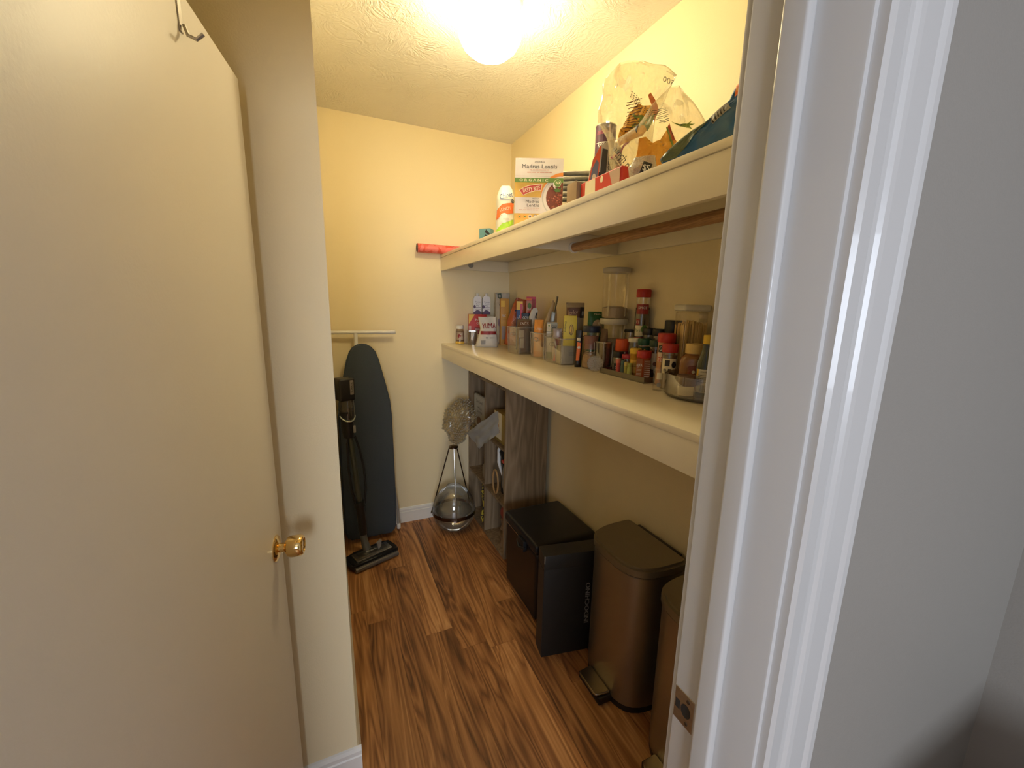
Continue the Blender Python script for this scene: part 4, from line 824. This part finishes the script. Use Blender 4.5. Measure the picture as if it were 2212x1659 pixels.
jar('spice_jar', 'bright green-capped jar with green label, left of two green caps', 'jar', 1.131, 1.2465, .149, .0235, GRNL, GL, .0255, .022, .85, spice('4a5a2a'), [('r', -.022, .06, .022, .118, mat('label_green', (.03, .08, .03), .5)), ('p', [(-.016, .085), (.002, .112), (.016, .085)], YEL), ('t', 'BASIL', 0, .073, .028, .009, CREAM)], z=ZT, group='spice jars on the tray')
jar('spice_jar', 'darker green-capped jar, right of two green caps', 'jar', 1.131, 1.182, .148, .0235, DGRNL, GL, .026, .022, .85, spice('6a5030'), [('r', -.018, .04, .018, .10, CREAM), ('d', 0, .06, .008, BRN)], z=ZT, group='spice jars on the tray')
# behind the tray
jar('glass_jar', 'wide glass jar with thin dark lid behind the white-lidded jar', 'jar', 1.199, 1.412, .178, .027, BLACK, GL, .028, .010, .7, spice('8a7858'), z=Z1, group='dark-lidded jars at the back')
jar('glass_jar', 'black-lidded jar, left one of the pair in front of the tall red-capped shaker', 'jar', 1.190, 1.290, .190, .0255, BLACK, GL, .0265, .024, .85, spice('3a4430'), group='dark-lidded jars at the back')
jar('glass_jar', 'black-lidded jar, right one of the pair in front of the tall red-capped shaker', 'jar', 1.190, 1.235, .190, .0255, BLACK, GL, .0265, .024, .85, spice('2a2620'), [('r', -.024, .07, .024, .12, BLK), ('t', 'RICE', -.008, .108, .022, .01, WHT), ('p', [(-.004, .075), (.004, .10), (.02, .09)], GRYP)], group='dark-lidded jars at the back')
t = jar('seasoning_shaker', 'tall red-capped seasoning shaker rising above the other jars', 'shaker', 1.203, 1.353, .345, .030, REDL, GL, .0295, .030, .86, spice('4a4030'), [('r', -.026, .245, .026, .285, DRED), ('t', 'SPICE', .0, .27, .036, .010, WHT), ('r', -.024, .20, -.008, .225, DRED), ('t', 'F3', -.016, .212, .011, .012, WHT), ('r', -.027, .155, .027, .198, CREAM), ('d', .012, .185, .012, GRN, .016), ('t', 'Parsley', -.008, .178, .034, .012, GRN), ('r', -.028, .145, .028, .150, RED)], shoulder=.72, neck=.026)
jar('supplement_tub', 'black jar with tall black lid beside the pasta container', 'jar', 1.200, 1.175, .226, .034, BLACK, mat('black_tub', (.02, .02, .02), .4), .0315, .05, group='dark-lidded jars at the back')
jar('adobo_shaker', 'white and orange seasoning canister with a red cap and black brand band', 'shaker', 1.092, 1.094, .184, .0285, REDL, mat('canister_tan', (.50, .26, .13), .45), .0305, .030, print_=[('r', -.028, .118, .028, .142, BLK), ('t', 'GOYA', -.002, .130, .044, .016, WHT, 0, 2), ('r', -.028, .085, .028, .118, mat('label_blush', (.66, .50, .42), .5)), ('t', 'adobo', .0, .100, .048, .026, RED, 10), ('d', .002, .06, .018, mat('label_amber', (.38, .17, .07), .5), .022), ('d', .002, .06, .010, BRN)], shoulder=.86)
jar('korean_seasoning', 'clear jar with red cap and a black and white label at the tray corner', 'jar', 1.053, 1.035, .153, .0255, REDL, GL, .0265, .026, .9, spice('7a5c3e'), [('r', -.024, .055, .024, .105, CREAM), ('r', -.014, .080, .002, .100, BLK), ('d', .016, .085, .008, BLK, .011), ('d', -.012, .066, .005, BLK), ('r', -.002, .062, .008, .071, BLK), ('d', -.008, .058, .004, BLK), ('d', .008, .057, .005, BLK)])
# pasta container
t = thing('pasta_container', 'clear square container of spaghetti with a white lid', 'container', (1.165, 1.062, Z1), -.39)
bm = bmesh.new(); bx(bm, -.043, .043, -.041, .041, .001, .262, bev=.012, seg=3); bmesh.ops.delete(bm, geom=[f for f in bm.faces if f.calc_center_median().z > .26], context='FACES'); obj('tub', bm, PLAST, t, smooth=True)
box('lid', (-.047, .047, -.045, .045, .262, .284), OFFW, t, bev=.008, seg=3)
rr = random.Random(8); bm = bmesh.new()
for i in range(300):
    x = rr.uniform(-.038, .038); y = rr.uniform(-.036, .036); x2 = max(-.039, min(.039, x+rr.uniform(-.006, .006))); h2 = .225+rr.uniform(-.006, .006)-.012*abs(x)/.043
    tube(bm, [(x, y, .004), (x2, y, h2)], .0020, 5)
o = obj('spaghetti', bm, mat('dry_spaghetti', (.80, .56, .20), .5), t); o['kind'] = 'stuff'
# turntable with bottles
tt = thing('turntable', 'clear round turntable with raised wall holding bottles near the jamb', 'turntable', (1.052, .890, Z1))
lat('disc', [(0, .006), (.107, .006), (.110, .009), (.110, .011), (0, .011)], clear('smoky_disc', (.62, .58, .52), .25, .06, .05), tt, 48)
lat('wall', [(.1095, .010), (.1105, .072), (.1085, .072), (.1075, .0115)], clear('clear_wall', (.95, .93, .90), .25, .012, .04), tt, 48, close=True)
lat('base', [(0, 0), (.09, 0), (.09, .006), (0, .006)], SMOKE, tt, 40)
ZTT = Z1+.0115
t = thing('honey_jar', 'wide amber honey jar with yellow lid and round red-brown label', 'jar', (1.070, .952, ZTT), face(1.070, .952))
HON = mat('honey_amber', (.30, .125, .035), .18, coat=.5, var=.15, vscale=25)
lat('body', [(0, 0), (.036, 0), (.040, .006), (.040, .085), (.038, .102), (.029, .112), (.0245, .116), (.0245, .122), (0, .122)], HON, t, 32, sy=.8, sq=.15)
lat('lid', [(0, .118), (.0255, .118), (.0265, .121), (.0265, .146), (.025, .149), (0, .149)], mat('lid_gold', (.72, .50, .18), .4, bump=.3, bscale=200), t, 28)
prt('front_label', t, cyl(.0405, sy=.81), [('d', .002, .052, .030, mat('label_russet', (.24, .055, .02), .4)), ('d', .002, .052, .027, mat('label_russet2', (.28, .075, .03), .4)), ('d', .004, .062, .005, CREAM), ('t', 'LINSON', .002, .044, .036, .008, mat('print_gold', (.55, .35, .22), .5))]+bl(2, .002, .034, .026, MATS['print_gold']))
t = thing('vinegar_bottle', 'dark green glass bottle with yellow cap and white barcode label at the jamb', 'bottle', (1.050, .884, ZTT), face(1.050, .884))
lat('body', [(0, 0), (.026, 0), (.0285, .004), (.0285, .075), (.026, .10), (.017, .13), (.0135, .148), (.0135, .16), (0, .16)], mat('dark_green_glass', (.02, .028, .014), .08, coat=.6), t, 30)
lat('cap', [(0, .155), (.0145, .155), (.0150, .158), (.0150, .180), (.0135, .182), (0, .182)], YELL, t, 24)
prt('front_label', t, cyl(.0287), [('r', -.026, .008, .028, .080, mat('label_white', (.66, .62, .54), .5)), ('r', -.026, .060, -.019, .080, YEL), ('r', -.0285, .010, -.024, .030, mat('print_crimson', (.5, .04, .06), .5)), ('t', 'SESAME OIL', 0, .072, .026, .004, BLK)]+[('r', -.012+.0021*i, .012, -.012+.0021*i+(.0012 if i % 3 else .0006), .032, BLK) for i in range(12)]+ptext(5, 0, .062, .034, .0012, .005, BLK))
t = jar('sauce_bottle', 'olive-brown bottle with tan cap behind the yellow-capped bottle', 'bottle', 1.122, .912, .180, .021, mat('cap_olive', (.25, .20, .08), .4), mat('olive_glass', (.06, .045, .015), .15, coat=.5), .0155, .026, shoulder=.55, neck=.013, z=ZTT)
jar('short_jar', 'short jar with cream base label and brown contents at the turntable front', 'jar', .984, .894, .062, .0275, mat('brown_lid', (.16, .09, .06), .5), spice('6a4434'), .0275, .012, print_=[('r', -.026, .002, .027, .030, CREAM)], z=ZTT, shoulder=.9)
jar('small_glass_jar', 'small empty clear jar with a loose cream tag behind the turntable rim', 'jar', .998, 1.018, .075, .019, PLAST, PLAST, .018, .008, print_=[('r', -.008, .04, .008, .062, CREAM), ('d', .0, .022, .007, GRYP)], z=Z1)
jar('red_sauce_bottle', 'slim bottle with black cap and red label at the back by the jamb', 'bottle', 1.181, .932, .248, .0155, BLACK, clear('sauce_glass', (.5, .3, .2), .3, .1), .010, .022, .6, RED, [('r', -.014, .06, .014, .15, RED)], shoulder=.6, neck=.008)
bag('rice_pouch', 'tall white pouch with black bands at the back wall by the jamb', 'pouch', 1.2165, .930, .105, .345, .026, mat('pouch_white', (.60, .57, .50), .5), [('r', -.058, .325, .05, .331, BLK), ('p', [(-.056, .285), (.0, .297), (.0, .318), (-.056, .306)], BLK), ('t', 'minute', -.028, .301, .04, .010, WHT, 10), ('d', -.012, .255, .012, ORG), ('t', 'GRAINS', -.026, .215, .06, .013, BLK), ('r', -.05, .19, .04, .2, GRYP)], seed=15, wr=.002, top=.8, z=Z1, rz=-pi/2)
# ---------------------------------------------------------------- upper shelf, z = 1.8965
ZU = 1.8968
gw = bpy.data.materials.new('coral_floral_paper'); gw.use_nodes = True; N = gw.node_tree.nodes; L = gw.node_tree.links
b = N['Principled BSDF']; b.inputs['Roughness'].default_value = .35; tc = N.new('ShaderNodeTexCoord'); vo = N.new('ShaderNodeTexVoronoi'); vo.inputs['Scale'].default_value = 42
no = N.new('ShaderNodeTexNoise'); no.inputs['Scale'].default_value = 30; ad = N.new('ShaderNodeVectorMath'); ad.operation = 'MULTIPLY_ADD'; ad.inputs[1].default_value = (.03, .03, .03)
L.new(tc.outputs['Object'], no.inputs[0]); L.new(no.outputs['Color'], ad.inputs[0]); L.new(tc.outputs['Object'], ad.inputs[2]); L.new(ad.outputs[0], vo.inputs[0])
sp = N.new('ShaderNodeSeparateColor'); cr = N.new('ShaderNodeValToRGB'); cr.color_ramp.elements[0].color = (.80, .10, .06, 1); cr.color_ramp.elements[0].position = .35; cr.color_ramp.elements[1].position = .6; cr.color_ramp.elements[1].color = (.88, .22, .20, 1)
L.new(vo.outputs['Color'], sp.inputs[0]); L.new(sp.outputs[0], cr.inputs[0]); L.new(cr.outputs[0], b.inputs['Base Color'])
t = thing('gift_wrap_roll', 'roll of coral pink patterned gift wrap overhanging the far end of the upper shelf', 'gift wrap', (.562, 2.770, ZU))
obj('paper', tube(bmesh.new(), [(0, 0, .029), (.655, 0, .029)], .0285, 24, cap=False), gw, t, smooth=True)
bm = lathe(bmesh.new(), [(.021, 0), (.0284, 0), (.0284, .003), (.021, .003), (.021, 0)], 24, close=True); o = obj('paper_edge', bm, mat('paper_core', (.10, .07, .05), .8), t); o.rotation_euler = (0, pi/2, 0); o.location = (-.001, 0, .029)
obj('core', tube(bmesh.new(), [(.004, 0, .029), (.65, 0, .029)], .0205, 20), MATS['paper_core'], t, smooth=True)
carton('teal_box', 'small teal box with black swirls at the edge of the upper shelf', 'box', .778, 2.10, .062, .05, .064, mat('teal_board', (.10, .24, .26), .5), [('p', [(-.02, .0), (-.012, .0), (.012, .03), (.004, .034)], BLK), ('p', [(.0, .045), (.03, .025), (.031, .035), (.008, .06)], BLK)], z=ZU, rz=-.75)
t = bag('napkin_pack', 'wrapped pack of lunch napkins, white above with orange band and green foot', 'napkins', .800, 1.885, .085, .222, .075, mat('wrap_white', (.72, .70, .62), .35), [
    ('p', [(-.040, .0), (.0405, .0), (.0405, .070), (.015, .055), (-.01, .050), (-.040, .022)], mat('print_lime', (.36, .62, .05), .5)), ('p', [(-.0405, .065), (-.0385, .11), (-.01, .135), (.0405, .142), (.0405, .098), (.02, .092), (-.015, .082)], mat('print_tangerine', (.85, .17, .04), .5)),
    ('d', -.004, .072, .020, mat('wrap_white2', (.74, .72, .64), .35), .022), ('t', 'Chinet', .004, .172, .06, .026, BLU, 14), ('r', -.025, .152, .03, .1535, BLU), ('t', 'LUNCH', .0, .112, .05, .014, CREAM, 12), ('d', .034, .15, .008, mat('print_midnight', (.01, .02, .06), .5)), ('t', '275', .034, .15, .012, .005, WHT)]+bl(2, .006, .068, .03, GRYP), z=ZU, seed=31, wr=.004, top=.7,
    outline=[(0, -.042, .043), (.5, -.042, .043), (.8, -.040, .042), (.92, -.030, .034), (1, -.018, .02)])
# lentils carton
LW, LH = .197, .262
t = thing('lentils_carton', 'open display carton of Madras lentils, the largest printed box on the upper shelf', 'box', (.737, 1.638, ZU), R(-25))
box('carton', (0, LW, 0, .060, 0, LH-.077), mat('lentil_yellow', (.70, .42, .07), .45), t, bev=.0012)
box('raised_lid_panel', (.001, LW-.001, .001, .004, LH-.077, LH), mat('lentil_white', (.66, .60, .58), .5), t, bev=.0004)
PW_ = MATS['lentil_white']; LG = mat('lentil_green', (.12, .22, .04), .5); LR = mat('lentil_red', (.42, .04, .025), .5); SR = mat('small_print_red', (.50, .20, .15), .5); LO = mat('lentil_orange', (.75, .26, .04), .5)
def arc(cx, cy, r, ry=None, n=30):
    return [(min(LW-.0006, cx+r*cos(2*pi*i/n)), cy+(ry or r)*sin(2*pi*i/n)) for i in range(n)]
it = [('r', 0, 0, LW, LH-.077, MATS['lentil_yellow']), ('p', arc(.198, .116, .092), LO), ('r', 0, .050, .150, .112, PW_), ('p', arc(.190, .112, .081), PW_), ('p', arc(.190, .112, .078), mat('bowl_grey', (.50, .47, .44), .4)), ('p', arc(.190, .112, .073), PW_),
      ('p', arc(.193, .112, .064), mat('lentil_brown', (.17, .04, .02), .6))]
rr = random.Random(2)
for i in range(80):
    a, q = rr.uniform(pi/2, 3*pi/2), rr.uniform(.006, .060); x = .193+q*cos(a); z = .112+q*sin(a)
    if x < LW-.005: it.append(('d', x, z, rr.uniform(.002, .0035), [mat('bean_red', (.34, .06, .03), .5), mat('bean_brown', (.24, .07, .03), .5), mat('bean_light', (.48, .16, .09), .5)][i % 3]))
it += [('p', [(.160, .140), (.172, .150), (.180, .142), (.190, .150), (.186, .134), (.168, .132)], mat('herb_green', (.08, .16, .03), .5)),
       ('r', 0, .168, LW, .185, LG), ('p', arc(.190, .160, .035, .022)[12:20]+[(.162, .168)], PW_), ('t', 'O R G A N I C', .076, .1765, .116, .0095, CREAM, 0, 2), ('d', .174, .166, .0148, CREAM), ('d', .174, .166, .0135, LG), ('t', '60', .174, .168, .016, .010, CREAM, 0, 2), ('t', 'SECOND', .174, .160, .014, .002, CREAM),
       ('p', [(.018, .138), (.034, .118), (.060, .129), (.085, .135), (.108, .137), (.112, .163), (.082, .161), (.055, .156), (.034, .148)], CREAM), ('p', [(.020, .1375), (.0345, .120), (.060, .131), (.085, .137), (.1065, .139), (.110, .161), (.082, .159), (.055, .154), (.034, .1465)], LR), ('t', 'TASTY BITE', .067, .1415, .074, .0155, CREAM, 10, 2),
       ('t', 'INDIAN', .087, .106, .028, .006, BLK, 0, 0), ('t', 'Madras', .073, .0945, .054, .012, BLK, 0, 1), ('t', 'Lentils', .076, .080, .050, .012, BLK, 0, 1)]+ptext(1, .07, .068, .062, .0022, .005, SR)+ptext(1, .06, .061, .085, .0022, .005, SR)
for i, c in enumerate((MATS['lentil_orange'], MATS['lentil_orange'], PW_, BLU)): it += [('d', .022+.0215*i, .036, .0078, c), ('d', .022+.0215*i, .036, .0062, MATS['lentil_yellow'] if i < 3 else CREAM), ('r', .018+.0215*i, .034, .026+.0215*i, .038, [GRN, GRN, BLU, BLU][i])]
prt('front_print', t, flat((0, -.0002, 0), (1, 0, 0), (0, 0, 1)), it, .00006)
prt('lid_print', t, flat((0, .0006, 0), (1, 0, 0), (0, 0, 1)), [('r', .001, .186, LW-.001, LH-.001, PW_), ('t', 'INDIAN', .099, .247, .038, .008, BLK, 0, 0), ('t', 'Madras Lentils', .099, .2295, .142, .0165, BLK, 0, 1)]+ptext(1, .099, .215, .075, .003, .007, SR)+ptext(1, .099, .206, .10, .003, .007, SR)+[('r', .001, .1925, LW-.001, .1932, SR), ('r', .001, .2590, LW-.001, .2595, SR)])
# foil pans
ALU = mat('foil_aluminium', (.85, .82, .76), .30, .95, var=.1, vscale=60, bump=.5, bscale=60)
carton('white_carton', 'white carton with small print under the stack of foil pans', 'box', 1.055, 1.605, .15, .12, .070, mat('carton_offwhite', (.70, .66, .56), .55), [('r', .01, .004, .09, .012, ORG), ('r', -.09, .045, .06, .048, GRYP), ('r', -.09, .037, .04, .0395, GRYP)], z=ZU, rz=-.6)
for i in range(7):
    z0 = ZU+.0712+.0205*i
    t = bpy.data.objects.get('foil_pan')
    if i == 0:
        bm = bmesh.new(); rings = []
        for k, zz in ((.80, 0), (.99, .046), (1.0, .0465), (1.07, .0475), (1.085, .0445), (1.07, .0462), (1.0, .0455), (.79, .0007)):
            ring = []
            for j in range(72):
                a = 2*pi*j/72; c, s = cos(a), sin(a); q = 1/((abs(c)**4+abs(s)**4)**.25); w = 1+.012*(j % 2)*(1 if .01 < zz else .3)
                ring.append(bm.verts.new((.118*k*c*q*w, .085*k*s*q*w, zz)))
            rings.append(ring)
        for A, B in zip(rings, rings[1:]):
            for j in range(72): bm.faces.new((A[j], A[(j+1) % 72], B[(j+1) % 72], B[j]))
        bm.faces.new(list(reversed(rings[0]))); bm.faces.new(rings[-1])
        pan0 = obj('foil_pan', bm, ALU, None, smooth=2)
        pn = pan0
    else:
        pn = pan0.copy(); C.objects.link(pn)
    pn.location = (1.082, 1.668, z0); pn.rotation_euler = (0, 0, -.55+.02*(i % 3))
    tag(pn, ['crinkled aluminium foil pan at the very bottom of the nested stack', 'crinkled aluminium foil pan, second from the bottom of the nested stack', 'crinkled aluminium foil pan, third from the bottom of the nested stack', 'crinkled aluminium foil pan in the middle of the nested stack', 'crinkled aluminium foil pan, third from the top of the nested stack', 'crinkled aluminium foil pan, second from the top of the nested stack', 'crinkled aluminium foil pan on the very top of the nested stack'][i], 'foil pan', 'nested foil pans on the upper shelf')
# cans and the diced carton
t = thing('food_can', 'purple can with white lettering on top of a plain can behind the diced carton', 'can', (1.005, 1.405, ZU+.2255), face(1.005, 1.405))
PUR = mat('can_purple', (.09, .035, .07), .4)
lat('can', [(0, 0), (.037, 0), (.038, .003), (.038, .112), (.0365, .115), (.034, .113), (0, .113)], PUR, t, 32)
lat('rim', [(.0365, .1135), (.039, .114), (.039, .117), (.0365, .1175)], SILVER, t, 32, close=True)
prt('front_label', t, cyl(.0383), [('r', -.05, .003, .05, .110, PUR), ('r', .010, .05, .018, .110, mat('print_rosewhite', (.65, .45, .42), .5)), ('t', 'REFRIED', -.004, .042, .05, .015, WHT, 0, 2), ('r', -.04, .05, .01, .052, WHT)]+bl(4, -.012, .09, .04, PNK))
t = thing('food_can', 'tall plain steel can under the purple one, behind the diced carton', 'can', (1.005, 1.405, ZU), 0)
lat('can', [(0, 0), (.037, 0), (.037, .225), (0, .225)], SILVER, t, 28)
t = thing('diced_carton', 'carton with vertical word diced, black panel and orange curved edge', 'box', (.905, 1.255, ZU), face(.905, 1.255)+.1)
bm = prism(bmesh.new(), [(-.062, 0), (.052, 0), (.052, .205), (.02, .232), (-.022, .215), (-.045, .17), (-.058, .10)], 0, .08, axis='y'); obj('carton', bm, mat('carton_grey', (.52, .48, .42), .45), t)
prt('front_print', t, flat((0, -.0004, 0), (1, 0, 0), (0, 0, 1)), [('r', -.035, .0, .010, .13, BLK), ('p', [(-.061, .002), (-.030, .002), (-.018, .212), (-.022, .213), (-.044, .168), (-.057, .10)], mat('print_vermilion', (.75, .12, .04), .5)), ('p', [(-.056, .03), (-.032, .03), (-.024, .16), (-.032, .17), (-.046, .14), (-.052, .10)], mat('print_bluegrey', (.16, .17, .25), .5)), ('d', -.042, .07, .008, RED, .02), ('d', -.038, .11, .007, CREAM, .015),
    ('p', [(-.020, .10), (.002, .13), (.004, .20), (-.014, .205)], mat('print_charcoal', (.04, .035, .03), .5)), ('t', 'DICED', .016, .145, .078, .017, BLK, 90, 1), ('r', .030, .075, .047, .15, mat('print_salmon', (.62, .20, .15), .5)), ('r', .030, .155, .047, .20, BLK)])
# red carton lying on its side with open brown flap
t = thing('red_carton', 'red and white shrink-wrapped carton lying open at the shelf edge, brown flap out', 'box', (.768, .99, ZU), 0)
box('carton', (0, .070, 0, .205, 0, .060), RED, t, bev=.006, seg=3)
prt('front_print', t, flat((-.0006, .205, 0), (0, -1, 0), (0, 0, 1)), [('r', .012, .004, .195, .056, RED), ('r', .014, .006, .030, .054, mat('wrap_red', (.6, .06, .04), .4)), ('p', [(.030, .004), (.085, .004), (.082, .056), (.030, .056)], CREAM), ('d', .115, .045, .007, CREAM, .010), ('p', [(.165, .02), (.2, .01), (.2, .055), (.15, .055)], mat('print_blush2', (.55, .38, .30), .5))])
box('open_flap', (-.012, -.010, .208, .266, .0, .070), mat('card_light', (.34, .23, .13), .8), t, bev=.0005); box('inner_flap', (-.0125, .04, .2065, .2085, .002, .066), CARD, t, bev=.0004)
# clear party-ware bags
b1 = bag('cutlery_bag', 'crinkled clear bag with upside-down 200 and orange print, tallest on the upper shelf', 'bag', .945, 1.155, .24, .432, .06, FILM, [
    ('t', '200', .088, .362, .034, .015, GRYP, 172, 1), ('t', 'UNITES', .094, .384, .030, .007, GRYP, 172, 0),
    ('p', [(-.050, .185), (.02, .20), (.048, .26), (.040, .29), (.0, .31), (-.035, .29), (-.048, .24)], mat('print_marigold', (.80, .42, .06), .5)),
    ('p', [(.028, .33), (.036, .335), (.058, .285), (.066, .25), (.052, .25), (.036, .29)], mat('print_carrot', (.80, .26, .10), .5)),
    ('p', [(.090, .292), (.05, .27), (.02, .255), (.012, .27), (-.02, .285), (.0, .26), (-.022, .235), (.015, .24), (.03, .215), (.045, .25)], mat('print_leaf', (.22, .33, .08), .5)),
    ('p', [(-.075, .15), (-.07, .145), (-.012, .19), (-.018, .196)], mat('print_magenta', (.45, .06, .20), .5))]
    + [('r', -.045+.003*(i % 3), .228+.009*i, .0+.004*(i % 4), .2305+.009*i, BRN) for i in range(11)]
    + [('p', [(-.025+.006*i-.002*j, .348-.008*i-.005*j), (-.021+.006*i-.002*j, .346-.008*i-.005*j), (-.022+.006*i-.002*j, .343-.008*i-.005*j)], BLK) for i in range(12) for j in range(4)],
    z=ZU, seed=41, wr=.026, top=.3, wf=12, nu=34, nv=44, outline=[(0, -.05, .04), (.15, -.055, .05), (.3, -.075, .05), (.5, -.10, .05), (.62, -.122, .055), (.75, -.118, .08), (.88, -.118, .112), (.95, -.10, .075), (1, -.07, .005)])
b2 = bag('cutlery_bag', 'crinkled clear bag with orange sheet, green fork print and black five dollar tag', 'bag', .915, 1.060, .24, .31, .06, FILM, [
    ('p', [(-.042, .095), (.03, .062), (.072, .10), (.078, .15), (.050, .185), (.035, .158), (.012, .150), (-.008, .172), (-.028, .168)], mat('sheet_orange', (.82, .42, .05), .5)),
    ('t', 'lunch n', -.078, .120, .075, .020, BLK, -48, 1), ('t', 'table', .098, .128, .036, .015, BLK, 165, 1), ('t', 'up 3 kaged', -.083, .105, .05, .008, BLK, -48),
    ('p', [(.060, .205), (.10, .190), (.118, .205), (.112, .195), (.128, .196), (.112, .188), (.122, .180), (.104, .182)], mat('print_fork_green', (.25, .33, .07), .5)),
    ('p', [(.050, .19), (.056, .20), (.068, .17), (.098, .10), (.090, .10)], mat('print_stripe_red', (.60, .12, .06), .5)), ('p', [(.046, .19), (.052, .19), (.088, .10), (.080, .10)], MATS['print_leaf']),
    ('p', [(-.10, .24), (-.092, .243), (-.082, .195), (-.092, .193)], BLK), ('p', [(.136, .19), (.143, .185), (.145, .15), (.137, .15)], BLK), ('p', [(-.035, .21), (-.022, .205), (-.034, .18)], BLK)]
    + [('p', [(.012+.004*i, .235-.012*i+.005*j), (.04+.004*i, .240-.012*i+.005*j), (.04+.004*i, .2415-.012*i+.005*j), (.012+.004*i, .2365-.012*i+.005*j)], BLK) for i in range(4) for j in range(2)],
    z=ZU, seed=45, wr=.024, top=.35, wf=12, nu=34, nv=34, outline=[(0, -.05, .09), (.24, -.060, .115), (.4, -.115, .15), (.56, -.10, .155), (.68, -.03, .15), (.85, .0, .115), (1, .05, .075)])
t = bag('produce_bag', 'small white paper bag end with a black five dollar price tag', 'bag', .775, .915, .075, .060, .05, clear('milky_film', (.75, .73, .68), .2, .3), [('p', [(-.008, .012), (.018, .006), (.026, .034), (.002, .044)], BLK), ('t', '$5', .009, .024, .020, .016, WHT, -12, 2), ('p', [(-.030, .004), (-.022, .002), (-.022, .008)], BLK)], z=ZU, seed=51, wr=.006, outline=[(0, -.03, .035), (.6, -.036, .036), (1, -.02, .03)])
b3 = bag('blue_bag', 'glossy dark blue bag with pale barcode patch, partly behind the white jamb', 'bag', .785, .770, .22, .18, .05, mat('blue_foil', (.02, .11, .28), .28, var=.3, vscale=12, coat=.3), [
    ('p', [(-.066, .012), (-.03, .01), (.01, .06), (.036, .095), (.02, .085), (-.03, .045)], mat('bag_green_edge', (.10, .13, .07), .4)),
    ('p', [(.030, .10), (.062, .12), (.078, .102), (.045, .075)], GRYP)]+[('p', [(.034+.006*i, .093+.0035*i), (.0365+.006*i, .094+.0035*i), (.048+.005*i, .078+.0045*i), (.0455+.005*i, .077+.0045*i)], BLK) for i in range(5)]+[
    ('p', [(.080, .128), (.084, .155), (.11, .176), (.148, .178), (.148, .16), (.10, .135)], YEL), ('p', [(.080, .126), (.082, .150), (.095, .160), (.10, .14)], ORG), ('p', [(.10, .155), (.112, .165), (.112, .145)], BLK)],
    z=ZU, seed=61, wr=.014, top=.2, wf=16, nu=40, outline=[(0, -.055, .05), (.12, -.062, .07), (.25, -.035, .10), (.4, -.002, .13), (.55, .034, .145), (.68, .072, .15), (.82, .080, .15), (1, .108, .15)], rz=face(.785, .770))
